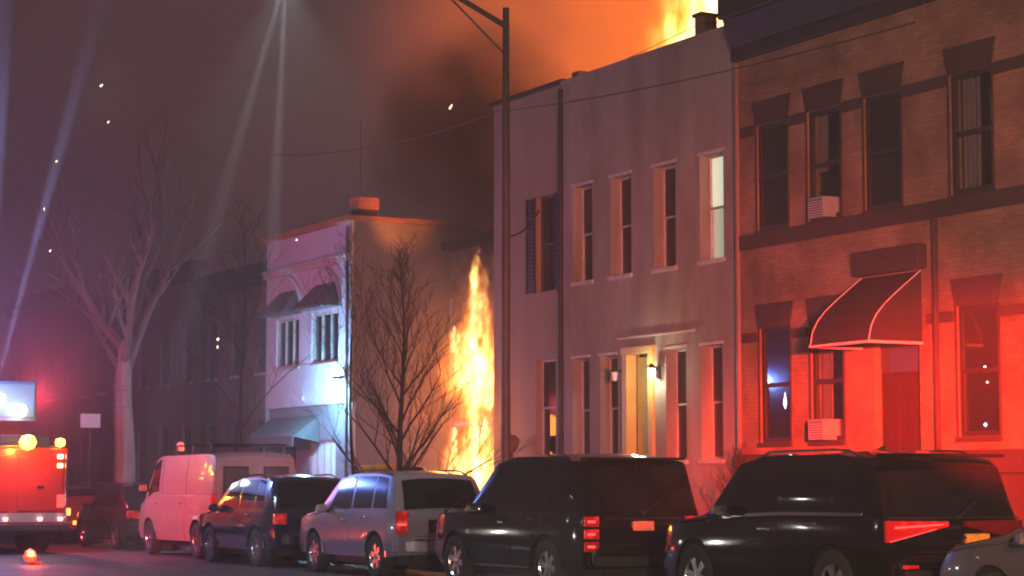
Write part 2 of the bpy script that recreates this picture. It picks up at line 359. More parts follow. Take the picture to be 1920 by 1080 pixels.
# --- tan house beside, y 37.6..40.8
H2 = empty('row_house', (21.08, 37.62, 0), 'narrow tan row house with dark shuttered windows between stucco house and fire', 'house')
ops = [(.45, 1.28, 5.5, 7.5), (.45, 1.28, 2.1, 4.1)]
mb = MB(); wall_sheet(mb, 0, 3.2, .1, 9.72, ops, .2); shell(mb, 0, 3.2, 9.72, 12); mb.build('wall', M['tan'], H2)
MB().box(-.10, .2, 0, 3.25, 9.725, 9.80).build('coping', M['cornice'], H2)
window(H2, *ops[0], .12, M['darkframe'], sill=M['tan']); window(H2, *ops[1], .12, M['trim'], sill=M['trim'])
for q, (ya, yb) in enumerate(((.10, .43), (1.30, 1.66))):
    mb = MB()
    mb.box(-.045, -.004, ya, ya+.03, 5.5, 7.5).box(-.045, -.004, yb-.03, yb, 5.5, 7.5)
    for k in range(24): z = 5.52 + k*.082; mb.box(-.04, -.01, ya+.032, yb-.032, z, z+.06)
    mb.build('shutter', M['cornice'], H2)
MB().tube((-.06, .12, .2), (-.06, .12, 9.6), .05).build('downpipe', M['cornice'], H2)

# --- burning house set back, y 40.85..48.2
H3 = empty('burning_house', (23.7, 40.85, 0), 'scorched set back house with flames pouring from its front', 'house')
char = mat('charred_wall', (.42, .26, .16), .95, bump=.8, bscale=10, col2=(.05, .03, .025), vscale=1.2)
ops = [(1.2, 2.1, .3, 2.5), (3.0, 4.3, .4, 2.8), (5.2, 6.3, .9, 2.5), (1.0, 2.0, 3.7, 5.3), (3.2, 4.2, 3.6, 5.4), (5.3, 6.3, 3.7, 5.3)]
mb = MB(); wall_sheet(mb, 0, 7.35, .1, 7.4, ops, .2); shell(mb, 0, 7.35, 7.4, 9); mb.build('wall', char, H3)
for o in ops: window(H3, *o, .14, M['darkframe'], sill=M['darkframe'])
MB().box(-.3, .25, 0, 7.35, 7.4, 7.62).build('cornice', M['cornice'], H3)
# porch posts and rail in front of the flames
mb = MB()
for y in (3.0, 4.9): mb.box(-1.0, -.9, y, y+.1, .1, 2.9)
mb.box(-1.05, -.85, 2.9, 5.1, 2.9, 3.02)
mb.build('porch_frame', M['cornice'], H3)

# --- grey house with white front, y 48.3..54.1
H4 = empty('row_house', (21, 48.3, 0), 'white fronted house with pale clapboard side wall and hooded upper windows', 'house')
Z4 = 8.05
ops = [(.85, 2.6, 4.6, 5.9), (3.45, 5.05, 4.6, 5.9)]
mb = MB(); wall_sheet(mb, 0, 5.8, 3.55, Z4, ops, .18, x=0)
mb.quad((0, 0, 3.55), (.12, 0, 3.55), (.12, 5.8, 3.55), (0, 5.8, 3.55)); mb.build('upper_front', M['whitewall'], H4)
ops2 = [(1.25, 2.95, .4, 2.65), (3.9, 4.8, .4, 2.5)]
mb = MB(); wall_sheet(mb, 0, 5.8, .1, 3.548, ops2, .15, x=.12)
mb.quad((0.02, .0, 3.55), (11, 0, 3.55), (11, 0, Z4), (0.02, 0, Z4)); mb.quad((.12, .0, 0.1), (11, 0, 0.1), (11, 0, 3.55), (.12, 0, 3.55))
mb.quad((.0, 5.8, .1), (11, 5.8, .1), (11, 5.8, Z4), (.0, 5.8, Z4)); mb.quad((11, 0, .1), (11, 5.8, .1), (11, 5.8, Z4), (11, 0, Z4)); mb.quad((0, 0, Z4-.02), (11, 0, Z4-.02), (11, 5.8, Z4-.02), (0, 5.8, Z4-.02))
mb.build('wall', M['siding'], H4)
# corner post carrying the overhang
MB().box(.0, .10, -.04, .10, .1, 3.548).build('corner_post', M['whitewall'], H4)
mb = MB(); z = .2; dz = .105     # lapped boards of the side wall
while z < Z4-.1:
    xa = .12 if z < 3.5 else .0
    n = len(mb.v); mb.v += [(xa+.02, -.030, z), (11, -.030, z), (11, -.008, z+dz), (xa+.02, -.008, z+dz), (xa+.02, -.008, z), (11, -.008, z)]
    mb.f += [(n, n+1, n+2, n+3), (n, n+4, n+5, n+1)]; z += dz
o = mb.build('side_siding', M['siding'], H4); o['kind'] = 'stuff'
MB().box(-.03, .02, -.04, .0, 3.55, Z4).build('corner_board', M['trim'], H4)
MB().tube((-.08, .12, .1), (-.08, .12, 7.9), .045).build('downpipe', M['darkframe'], H4)
MB().tube((2.72, -.07, .1), (2.72, -.07, 6.2), .05).build('downpipe', M['trim'], H4)
MB().box(-.22, 3.2, -.14, -.035, Z4-.02, Z4+.12).box(-.22, .2, -.035, 5.9, Z4-.02, Z4+.12).build('coping', mat('terracotta_coping', (.42, .17, .08), .7, var=.5, vscale=5), H4, bevel=.01)
MB().box(-.10, -.003, .0, 5.8, 7.05, 7.17).box(-.16, -.003, 0, 5.8, 7.172, 7.25).build('moulding', M['trim'], H4)
for a, b, c, d in ops:
    window(H4, a, b, c, d, .05, M['trim'], cols=3, sash=False, sill=M['trim'], t=.07)
    m = MB(); cyy = (a+b)/2; A = [(-.003, a-.18, 5.98), (-.003, b+.18, 5.98), (-.003, b-.25, 6.62), (-.003, a+.25, 6.62)]; B = [(-.55, a-.12, 5.98), (-.55, b+.12, 5.98)]
    m.quad(B[0], B[1], A[2], A[3]); m.tri(B[0], A[3], A[0]); m.tri(B[1], A[1], A[2]); m.quad(A[0], A[1], B[1], B[0]); m.box(-.57, -.55, a-.13, b+.13, 5.93, 6.0)
    m.build('window_hood', M['greyroof'], H4)
    # arched moulding over the hood
    m = MB(); pts = [(-.03, cyy + 1.05*math.cos(t_), 6.0 + 1.0*math.sin(t_)) for t_ in [math.pi*k/12 for k in range(13)]]
    m.path(pts, [.035]*13, 6); m.build('arch_moulding', M['trim'], H4)
window(H4, *ops2[0], .17, M['trim'], cols=4, sash=True, t=.07, pm=mat('pale_reflection_glass', (.62, .72, .75), .35))  # pale pane colour stands in for blue lamp light reflected in the glass
window(H4, *ops2[1], .17, M['darkframe'], sash=False)
m = MB(); m.quad((.117, 2.3, 3.30), (.117, 5.7, 3.30), (-.60, 5.7, 2.75), (-.60, 2.3, 2.75)).quad((.117, 2.3, 3.25), (.117, 5.7, 3.30), (-.58, 5.7, 2.70), (-.58, 2.3, 2.70))
m.box(-.62, -.60, 2.3, 5.7, 2.5, 2.76); m.tri((.117, 2.3, 3.30), (-.60, 2.3, 2.75), (.117, 2.3, 2.6)); m.build('canopy', M['greyroof'], H4)
t = empty('corner_flood_lamp', (20.97, 48.72, 4.05), 'blazing pale blue lamp on the corner of the white front', 'lamp')
MB().box(-.12, 0, -.03, .03, .1, .16).build('bracket', M['black'], t)
lm = mat('flood_glow', (.9, .95, 1), .3, emit=(.62, .9, 1), es=26)
MB().lathe([(0, -.14), (.10, -.12), (.14, -.02), (.10, .07), (0, .09)], (-.22, 0, 0), k=12).build('bulb', lm, t, smooth=True)
MB().lathe([(.15, .06), (.16, .08), (.05, .14), (0, .15)], (-.22, 0, 0), k=12).build('shade', M['black'], t)
t = empty('brick_chimney', (21.5, 48.75, 8.0), 'small orange lit chimney with tall mast on the white fronted house', 'chimney')
MB().box(-.24, .26, -.22, .22, .0, .38).build('base', M['cornice'], t)
MB().box(-.28, .30, -.26, .26, .38, .68).build('stack', mat('orange_brick', (.55, .20, .10), .8, var=.4, vscale=8), t)
MB().tube((-.1, 0, .68), (-.1, 0, 2.7), .022, .014).build('mast', M['steel'], t)
t = empty('roof_antenna', (21.6, 52.3, 8.05), 'thin roof aerial with long crossbar', 'aerial')
MB().tube((0, 0, 0), (0, 0, .42), .014).build('mast', M['steel'], t); MB().tube((0, -1.6, .42), (0, 1.6, .42), .012).build('crossbar', M['sign'], t)

# --- dim houses further along
def far_house(y0, wdt, h, x0, wm, label, roof='flat', tm=None):
    r = empty('row_house', (x0, y0, 0), label, 'house')
    n = max(2, int(wdt/1.9)); st = wdt/n; ops = []
    for i in range(n):
        for z0, z1 in ((1.6, 3.3), (4.6, 6.2)): ops.append((st*(i+.5)-.42, st*(i+.5)+.42, z0, z1))
    mb = MB(); wall_sheet(mb, 0, wdt, .1, h, ops, .15); shell(mb, 0, wdt, h, 11); mb.build('wall', wm, r)
    for o in ops: window(r, *o, .08, tm or M['darkframe'], sill=M['trim'])
    MB().box(-.35, .25, 0, wdt, h, h+.3).box(-.2, -.003, 0, wdt, h-.3, h-.003).build('cornice', M['cornice'], r, bevel=.03)
    MB().box(-1.4, -.02, st*.5-.6, st*.5+.6, .14, .5).build('stoop', M['brownstone'], r)
    return r
far_house(54.2, 6.0, 7.3, 21.3, M['redbrick'], 'dim brick row house left of the white fronted house')
far_house(60.3, 6.4, 7.9, 21.3, M['tan'], 'smoke dimmed tan house behind the pale tree trunk')
far_house(66.8, 6.2, 7.0, 21.3, M['redbrick'], 'smoke dimmed brick house beyond the tan one')
far_house(73.1, 9.0, 8.2, 21.3, M['brownstone'], 'farthest dim brown house at the left edge of the row')

# --- brick building, y 14..31.25
H5 = empty('brick_building', (21, 14, 0), 'tan brick row house with dark stone belts, lintels and heavy cornice', 'building')
Y = 17.25
upw = [(15.80, 16.58), (14.30, 15.08), (12.72, 13.52), (10.55, 11.38), (7.2, 8.0), (4.2, 5.0)]
low_ = [(15.80, 16.55), (14.30, 15.06), (10.50, 11.30), (7.2, 8.0)]
upz5 = (5.92, 7.78); loz5 = (2.25, 4.22)
dr = (12.28, 13.42, .5, 3.9)
upw = [(a-.07, b+.07) for a, b in upw]; low_ = [(a-.07, b+.07) for a, b in low_]
ops = [(a, b, *upz5) for a, b in upw] + [(a, b, *loz5) for a, b in low_] + [dr]
mb = MB(); wall_sheet(mb, 0, Y, .1, 9.0, ops, .22); mb.quad((0, Y, .1), (12, Y, .1), (12, Y, 9.9), (0, Y, 9.9)); mb.quad((0, 0, .1), (12, 0, .1), (12, 0, 9.9), (0, 0, 9.9))
mb.quad((12, 0, .1), (12, Y, .1), (12, Y, 9.9), (12, 0, 9.9)); mb.quad((0, 0, 9.5), (12, 0, 9.5), (12, Y, 9.5), (0, Y, 9.5)); mb.quad((0, 0, 9.0), (0, Y, 9.0), (0, Y, 9.9), (0, 0, 9.9))
mb.build('wall', M['brick'], H5)
m = MB(); m.box(-.12, -.003, 0, Y+.02, 9.0, 9.25).hexa([(-.12, 0, 9.25), (-.003, 0, 9.25), (-.003, Y+.05, 9.25), (-.12, Y+.05, 9.25), (-.28, 0, 9.75), (-.003, 0, 9.75), (-.003, Y+.05, 9.75), (-.28, Y+.05, 9.75)]).box(-.36, -.003, 0, Y+.08, 9.752, 10.5).box(.0, 12, 0, Y+.08, 9.91, 10.5)
cor = m.build('cornice', M['cornice'], H5, bevel=.02)
m = MB(); m.box(-.09, -.003, 0, Y, 5.62, 5.88); m.build('belt_course', M['brownstone'], H5, bevel=.01)
def belt(z0, z1, wins, lab='belt_course'):
    cur = 0
    for a, b in sorted(wins) + [(Y+.05, 0)]:
        MB().box(-.05, -.003, cur, a-.05, z0, z1).build(lab, M['brownstone'], H5, bevel=.006); cur = b+.05
belt(7.62, 7.80, upw)
belt(4.00, 4.16, low_ + [(12.1, 13.6)])
for ws, zz in ((upw, upz5), (low_, loz5)):
    for i, (a, b) in enumerate(ws):
        MB().hexa([(-.035, a-.02, zz[1]), (-.003, a-.02, zz[1]), (-.003, b+.02, zz[1]), (-.035, b+.02, zz[1]), (-.035, a-.12, zz[1]+.42), (-.003, a-.12, zz[1]+.42), (-.003, b+.12, zz[1]+.42), (-.035, b+.12, zz[1]+.42)]).build('lintel', M['brownstone'], H5, bevel=.008)
        window(H5, a, b, *zz, .035, M['blackframe'], curtain=(i % 2 == 1), sill=M['brownstone'], t=.08)
# stone surrounds of windows (jambs)
for ws, zz in ((upw, upz5), (low_, loz5)):
    for a, b in ws:
        MB().box(-.02, -.003, a-.04, a, zz[0], zz[1]-.002).box(-.02, -.003, b, b+.04, zz[0], zz[1]-.002).build('window_surround', M['brownstone'], H5)
MB().box(-.14, -.003, 0, 12.1, 1.7, 2.05).box(-.14, -.003, 13.6, Y, 1.7, 2.05).build('water_table', M['brownstone'], H5, bevel=.01)
MB().box(-.07, -.003, 0, 12.1, .1, 1.698).box(-.07, -.003, 13.6, Y, .1, 1.698).build('base_course', M['brownstone'], H5)
MB().box(-.20, -.003, 12.05, 13.7, 4.86, 5.25).build('door_hood_stone', M['brownstone'], H5, bevel=.02)
dd = MB().box(.14, .19, dr[0], (dr[0]+dr[1])/2-.006, .5, 3.3).build('door', M['wooddoor'], H5)
de = MB().box(.14, .19, (dr[0]+dr[1])/2+.006, dr[1], .5, 3.3).build('door', M['wooddoor'], H5)
for dq, y0, y1 in ((dd, dr[0], (dr[0]+dr[1])/2), (de, (dr[0]+dr[1])/2, dr[1])):
    for za, zb in ((.7, 1.5), (1.65, 3.1)): MB().box(.122, .138, y0+.12, y1-.12, za, zb).build('door_panel', M['wooddoor'], dq, bevel=.01)
MB().tube((.09, (dr[0]+dr[1])/2-.06, 1.75), (.09, (dr[0]+dr[1])/2-.06, 2.15), .018).build('handle', M['chrome'], dd)
MB().box(.13, .19, *dr[:2], 3.3, 3.9).build('transom', M['darkframe'], H5)
MB().box(-1.6, -.02, 12.1, 13.6, .12, .5).box(-1.2, -.02, 12.1, 13.6, .502, .75).build('stoop', M['brownstone'], H5, bevel=.01)
MB().tube((-.07, 11.78, .1), (-.07, 11.78, 5.6), .045, k=8).build('downpipe', M['brownstone'], H5)
MB().tube((-.08, Y-.10, .1), (-.08, Y-.10, 8.95), .05, k=8).build('downpipe', mat('painted_pipe', (.22, .12, .11), .5), H5)

# awning over the door (projects over the stoop)
aw = empty('door_awning', (21, 26.20, 0), 'dark curved canvas awning with pale piping over the brick building door', 'awning')
prof = [(-.004, 4.84), (-.25, 4.66), (-.50, 4.47), (-.72, 4.29), (-.88, 4.12), (-.98, 3.94), (-1.03, 3.72)]
m = MB(); rows = [[(x, 0, z) for x, z in prof], [(x, 1.50, z) for x, z in prof]]
m.grid(rows); m.grid([[(x*.98, 0.0, z-.03) for x, z in prof], [(x*.98, 1.50, z-.03) for x, z in prof]])
m.build('canvas_top', M['canvas'], aw, smooth=True)
for yy in (0, 1.5):
    m = MB(); n = len(prof); m.v = [(x, yy, z) for x, z in prof] + [(-.004, yy, 3.72)]; m.f = [tuple(range(n+1))]
    m.v += [(x, yy+.008, z) for x, z in prof] + [(-.004, yy+.008, 3.72)]; m.f.append(tuple(range(n+1, 2*n+2)))
    m.build('side_panel', M['canvas'], aw)
for yy in (-.006, 1.506):
    m = MB(); m.path([(x-.008, yy, z+.008) for x, z in prof], [.008]*len(prof), 6); m.build('piping', M['piping'], aw)
m = MB(); m.tube((-1.04, -.02, 3.71), (-1.04, 1.52, 3.71), .022).tube((-1.04, -.012, 3.71), (-.01, -.012, 3.71), .022).tube((-1.04, 1.512, 3.71), (-.01, 1.512, 3.71), .022)
m.build('frame', M['piping'], aw)
# air conditioners
def aircon(y, z, label):
    a = empty('air_conditioner', (21, y, z), label, 'air conditioner')
    MB().box(-.22, .12, -.22, .22, 0, .34).build('case', mat('aircon_grey', (.33, .31, .30), .6, var=.3, vscale=6), a, bevel=.012)
    m = MB().box(-.226, -.221, -.18, .18, .04, .30)
    m.build('grille_backing', M['darkframe'], a)
    m = MB()
    for k in range(6): m.box(-.236, -.227, -.18, .18, .055+k*.04, .067+k*.04)
    m.build('grille', M['sign'], a)
aircon(28.65, 5.93, 'window air conditioner in the second upper window of the brick building')
aircon(28.72, 2.26, 'air conditioner in the lower brick building window beside the awning')
for (y, z, r_, c, e) in ((24.83, 3.28, .035, (.8, .75, 1), 8), (24.80, 3.05, .025, (1, .6, .5), 4), (24.86, 2.42, .035, (.7, .5, 1), 7), (30.0, 2.9, .04, (.6, .85, 1), 3)):  # glowing beads added in place of lamp reflections in the panes
    t = MB().lathe([(0, -r_*(2.6 if z == 2.9 else 1)), (r_, 0), (0, r_*(6 if z == 2.9 else 1))], k=10).build('window_glint', mat('window_glint', c, .4, emit=c, es=e), loc=(21.085, y, z), smooth=True)
    tag(t, {3.28: 'small white glowing bead as a reflection in the lower right window, topmost', 3.05: 'small pinkish glowing bead as a reflection in the lower right window, middle', 2.42: 'small bluish glowing bead as a reflection low in the lower right window', 2.9: 'tall pale blue glowing bead in the lower left brick building window'}[z], 'light')

# ------------------------------------------------------------------ street furniture
lp = empty('street_lamp', (17.15, 32.75, .14), 'tall dark steel street lamp rising between the flames and the stucco house', 'street lamp')
MB().lathe([(.16, 0), (.16, .12), (.11, .2), (.09, .9), (.09, .95)], k=12).build('base', M['steel'], lp, smooth=True)
MB().tube((0, 0, .9), (0, 0, 9.75), .085, .062, 12).build('pole', M['steel'], lp, smooth=True)
pts = [(0, 0, 9.42), (-.45, 0, 9.62), (-1.2, 0, 9.95), (-2.2, 0, 10.2), (-3.3, 0, 10.25), (-3.75, 0, 10.2)]
MB().path(pts, [.055, .05, .045, .04, .035, .03], 8).build('arm', M['steel'], lp)
MB().tube((0, 0, 8.9), (-1.2, 0, 9.9), .018).build('brace', M['steel'], lp)
m = MB(); m.hexa([(-4.45, -.14, 10.14), (-3.7, -.12, 10.14), (-3.7, .12, 10.14), (-4.45, .14, 10.14), (-4.35, -.08, 10.28), (-3.7, -.06, 10.3), (-3.7, .06, 10.3), (-4.35, .08, 10.28)]).build('lamp_head', M['steel'], lp)
MB().box(-4.4, -3.9, -.10, .10, 10.10, 10.137).build('lens', mat('lamp_lens', (.9, 1, .95), .3, emit=(.75, 1, .92), es=12), lp)
lamp('street_lamp_light', 'SPOT', (13.0, 32.75, 9.98), 1500, (.72, 1, .92), .08, (13.0, 32.75, 0), 84, .5)

def cable(name, a, b, sag, r, label, m_=None):
    pts = []
    for k in range(25):
        t_ = k/24; p = Vector(a).lerp(Vector(b), t_); p.z -= sag*4*t_*(1-t_); pts.append(tuple(p))
    o = MB().path(pts, [r]*25, 5).build(name, m_ or M['black']); tag(o, label, 'cable')
cable('cable', (17.15, 32.75, 8.05), (17.6, 22, 7.6), .12, .012, 'thin dark cable running right from the street lamp across the facades')
cable('cable', (17.15, 32.75, 8.1), (17.6, 45, 9.0), .25, .012, 'thin dark cable running left from the street lamp into the smoke')
cable('cable', (17.15, 32.75, 5.85), (21.0, 38.6, 7.2), .15, .016, 'short service cable from the street lamp to the tan house')
cable('cable', (21.6, 39.6, 9.8), (22.0, 33.9, 10.35), .03, .009, 'thin cable above the roof edge up to the chimney')

# small sign on a post, left
t = empty('street_sign', (17.2, 57.6, .14), 'small pale rectangular sign left of the pale tree trunk', 'sign')
MB().tube((0, 0, 0), (0, 0, 3.35), .03).build('post', M['steel'], t); MB().box(-.28, .28, -.045, -.03, 2.95, 3.33).build('plate', M['sign'], t)
# bins and box by the wall behind the bare tree
t = empty('storage_box', (18.6, 41.2, .14), 'yellow storage box behind the bare tree base', 'box')
MB().box(-.3, .3, -.3, .3, 0, 1.72).build('body', M['yellow'], t, bevel=.02); MB().box(-.33, .33, -.33, .33, 1.722, 1.80).build('lid', M['yellow'], t, bevel=.02)
t = empty('rubbish_bin', (18.75, 39.9, .14), 'dark bin standing right of the bare tree base', 'bin')
MB().lathe([(0, 0), (.25, 0), (.30, 1.55), (.33, 1.56), (.33, 1.62), (0, 1.64)], k=16).build('drum', M['plastic'], t, smooth=True)
MB().lathe([(.30, 1.645), (.2, 1.75), (0, 1.78)], k=16).build('lid', M['plastic'], t, smooth=True)
# planter / ornament at the tan house
t = empty('stone_urn', (20.7, 39.35, .1), 'rusty brown urn on a pedestal beside the tan house door', 'urn')
MB().box(-.16, .16, -.16, .16, 0, 1.9).build('pedestal', M['tan'], t)
MB().lathe([(.06, 1.9), (.1, 1.98), (.05, 2.04), (.17, 2.2), (.2, 2.36), (.12, 2.45), (0, 2.46)], k=16).build('bowl', mat('rusty_iron', (.2, .08, .05), .8), t, smooth=True)

# ------------------------------------------------------------------ trees
def tree(loc, h, label, trunk_r=.1, m_=None, bm_=None, spread=.5, limbs=14, first=.28, seed=1, forks=4, lean=(0, 0), twig=1.0, upright=1.0, fork_at=None):
    rnd = random.Random(seed); root = empty('bare_tree', loc, label, 'tree')
    m_ = m_ or M['bark']
    pts = []; rs = []; n = 12
    for i in range(n+1):
        t_ = i/n; pts.append(Vector((lean[0]*t_*h + .05*math.sin(t_*7+seed)*t_*2, lean[1]*t_*h + .05*math.cos(t_*6+seed)*t_*2, h*t_*(.95 if not fork_at else fork_at)))); rs.append(trunk_r*(1-t_*.93 if not fork_at else 1-t_*.4) + .004)
    rs[0] *= 1.35
    MB().path(pts, rs, 9).build('trunk', m_, root, smooth=True)
    def grow(mb, p, d, L, r, lev):
        steps = 4 if lev < 3 else 3; q = Vector(p); dd = Vector(d).normalized()
        for s in range(steps):
            nd = (dd + Vector((rnd.uniform(-1, 1), rnd.uniform(-1, 1), rnd.uniform(-.5, 1)*upright))*.16).normalized()
            q2 = q + nd*L/steps; r2 = r*(1-.2)
            mb.tube(q, q2, r, r2, 5 if r > .015 else 3, False)
            if lev < forks and s >= 0:
                for _ in range(2 if lev < 2 else rnd.choice((1, 2))):
                    ax = Vector((rnd.uniform(-1, 1), rnd.uniform(-1, 1), rnd.uniform(-.3, .8)))
                    bd = (nd*1.0 + ax.normalized()*.75).normalized()
                    grow(mb, q2, bd, L*rnd.uniform(.38, .58), max(.0045, r2*.55), lev+1)
            q = q2; dd = nd; r = r2
    for i in range(limbs):
        t_ = first + (1-first)*(i+.3)/limbs
        if fork_at: t_ = .80 + .2*(i/limbs)
        k = min(n-1, int(t_*n)); p = pts[k].lerp(pts[k+1], t_*n-k); a = i*2.4 + rnd.uniform(-.4, .4)
        el = (.55 + .9*t_)*upright if not fork_at else rnd.uniform(.5, 1.3)
        d_ = Vector((math.cos(a)*math.cos(el), math.sin(a)*math.cos(el), math.sin(el)))
        L = h*spread*(1.05-.75*(t_-first)/(1-first) if not fork_at else rnd.uniform(.6, 1))
        r0 = max(.008, trunk_r*(1-t_*.8)*.5 if not fork_at else trunk_r*.42)
        mb = MB(); grow(mb, p, d_, L, r0*twig, 1); mb.build('branch', bm_ or m_, root)
    return root
tree((17.4, 37.6, .14), 5.7, 'bare young street tree with fine dark branches before the pale clapboard wall', .085, spread=.35, limbs=26, first=.12, seed=3, forks=3)
tree((17.3, 54.8, .14), 13.5, 'large bare tree with thick pale trunk behind the parked cars', .33, M['palebark'], mat('mid_bark', (.13, .11, .10), .95, bump=1, bscale=20, var=.4, vscale=5), spread=.40, limbs=5, seed=6, forks=3, fork_at=.38)
tree((17.5, 46.6, .14), 7.6, 'slender bare brown tree left of the white fronted house', .06, spread=.30, limbs=12, first=.35, seed=9, forks=3)
tree((17.4, 39.75, .14), 6.2, 'thin bare tree whose twigs cross the white house front', .045, spread=.26, limbs=9, first=.5, seed=21, forks=3, lean=(-.02, .03))
tree((22.2, 43.6, .14), 2.9, 'small bare shrub silhouetted against the flames', .035, spread=.5, limbs=10, first=.2, seed=12, forks=2)
tree((20.7, 30.9, .14), 1.9, 'small dark bush against the brick building corner', .03, spread=.4, limbs=14, first=.15, seed=33, forks=3)

# ------------------------------------------------------------------ cars
def interp(prof, y):
    if y <= prof[0][0]: return prof[0][1]
    for (a, b), (c, d) in zip(prof, prof[1:]):
        if y <= c: return b + (d-b)*(y-a)/(c-a)
    return prof[-1][1]
class Car:
    """lofted body: rear at y=0, front at y=L, left side is -x"""
    def __init__(s, name, loc, label, cat, L, hw, top, belt, wb, wr=.37, sill=.30, tumble=.20, m=None, glass=None, group='vehicles parked along the kerb', rz=0, crown=.05, nose=.14, tail=.07, rim=None):
        s.root = empty(name, loc, label, cat, group, rz); s.L = L; s.hw = hw; s.top = top; s.belt = belt; s.wb = wb; s.wr = wr; s.sill = sill
        s.tumble = tumble; s.m = m; s.g = glass or M['carglass']; s.crown = crown; s.nose = nose; s.tail = tail
        s.body(); s.wheels(rim or M['alu'])
    def width(s, y):
        w_ = 1.0; d = y; e = s.L - y
        if d < .55: w_ -= s.tail*(1-d/.55)**2
        if e < 1.1: w_ -= s.nose*(1-e/1.1)**2.4
        return s.hw*w_
    def sec(s, y):
        w_ = s.width(y); zt = interp(s.top, y); b = min(interp(s.belt, y), zt-.035); h = zt-b
        c = min(s.crown, h*.6); ze = zt-c; hr = max(.3, w_*.955 - s.tumble*max(0, h-.05))
        zb = s.sill
        if y < .5: zb += .06*(1-y/.5)
        if s.L-y < .7: zb -= -.0
        for yw in s.wb:
            ra = s.wr+.07; dy = abs(y-yw)
            if dy < ra: zb = max(zb, s.wr + math.sqrt(max(0, ra*ra-dy*dy)))
        zb = min(zb, b-.05)
        return w_, zt, b, ze, hr, zb, c
    def side(s, y, k):        # k 0..1 bottom edge to belt
        w_, zt, b, ze, hr, zb, c = s.sec(y); z = zb+(b-zb)*k
        zm = s.sill + (b-s.sill)*.55; q = (z-zm)/(b-s.sill)
        x = w_*(1 - .13*q*q - (.018 if z < s.sill+.14 else 0)); return Vector((-x, y, z))
    def green(s, y, k):       # belt to roof edge
        w_, zt, b, ze, hr, zb, c = s.sec(y); x0 = -s.side(y, 1).x
        return Vector((-(x0-.02+(hr-x0+.02)*k - .02*math.sin(math.pi*k)*-1), y, b+.012+(ze-b-.012)*k))
    def roof(s, y, q):        # q -1..1
        w_, zt, b, ze, hr, zb, c = s.sec(y); return Vector((hr*q, y, zt - c*abs(q)**2.2))
    def ring(s, y):
        P = [s.side(y, k/7) for k in range(8)] + [s.green(y, k/5) for k in range(0, 6)] + [s.roof(y, -q) for q in (.9, .75, .5, .25)]
        mid = [s.roof(y, 0)]
        return P + mid + [Vector((-p.x, p.y, p.z)) for p in reversed(P)]
    def body(s):
        ys = {0, s.L}
        for y, z in s.top + s.belt: ys.add(min(max(y, 0), s.L))
        k = 0
        while k*.09 < s.L: ys.add(round(k*.09, 3)); k += 1
        for yw in s.wb:
            ra = s.wr+.07
            for i in range(17): ys.add(round(yw + ra*math.cos(math.pi*i/16), 4))
            ys.add(yw+ra+.002); ys.add(yw-ra-.002)
        ys = sorted(y for y in ys if 0 <= y <= s.L)
        rows = [s.ring(y) for y in ys]
        mb = MB(); mb.grid(rows)
        n = len(rows[0])
        for row in (rows[0], rows[-1]):
            i0 = len(mb.v); mb.v += [tuple(p) for p in row]
            for i in range(n//2): mb.f.append((i0+i, i0+i+1, i0+n-2-i, i0+n-1-i)) if i0+i+1 < i0+n-2-i else None
        s.bodyo = mb.build('body', s.m, s.root, smooth=True, weld=True, angle=42)
        # underbody
        MB().box(-s.hw*.78, s.hw*.78, .25, s.L-.3, .22, s.sill+.25).build('underbody', M['plastic'], s.root)
        for yw in s.wb:
            MB().box(-s.hw*.9, s.hw*.9, yw-s.wr-.05, yw+s.wr+.05, s.sill+.2, s.wr*2+.06).build('wheel_well', M['plastic'], s.root)
    def panel(s, name, fn, y0b, y1b, y0t, y1t, k0, k1, mat_, off=.006, ny=10, nk=5, both=True, parent=None, smooth=True):
        def pt(u, v):
            k = k0+(k1-k0)*v; y = (y0b+(y1b-y0b)*u)*(1-v) + (y0t+(y1t-y0t)*u)*v
            p = fn(y, k); e = .01
            du = fn(y+e, k)-fn(y-e, k); dv = fn(y, k+.01)-fn(y, k-.01); n_ = du.cross(dv)
            n_.normalize()
            if n_.x > 0 and fn != s.roof: n_ = -n_
            if fn == s.roof and n_.z < 0: n_ = -n_
            return p + n_*off
        rows = [[pt(i/ny, j/nk) for j in range(nk+1)] for i in range(ny+1)]
        outs = []
        for sg in ((1, -1) if both else (1,)):
            mb = MB(); mb.grid([[(p.x*sg, p.y, p.z) for p in r] for r in rows])
            # thickness rim
            edge = [rows[i][0] for i in range(ny+1)] + [rows[ny][j] for j in range(1, nk+1)] + [rows[i][nk] for i in range(ny-1, -1, -1)] + [rows[0][j] for j in range(nk-1, 0, -1)]
            for a, b in zip(edge, edge[1:]+edge[:1]):
                ia = Vector(a); ib = Vector(b); ca = -.012 if fn != s.roof else 0; 
                a2 = (ia.x-ca if fn != s.roof else ia.x, ia.y, ia.z-(.012 if fn == s.roof else 0)); b2 = (ib.x-ca if fn != s.roof else ib.x, ib.y, ib.z-(.012 if fn == s.roof else 0))
                mb.quad((ia.x*sg, ia.y, ia.z), (ib.x*sg, ib.y, ib.z), (b2[0]*sg, b2[1], b2[2]), (a2[0]*sg, a2[1], a2[2]))
            outs.append(mb.build(name, mat_, parent or s.root, smooth=smooth, weld=True))
        return outs
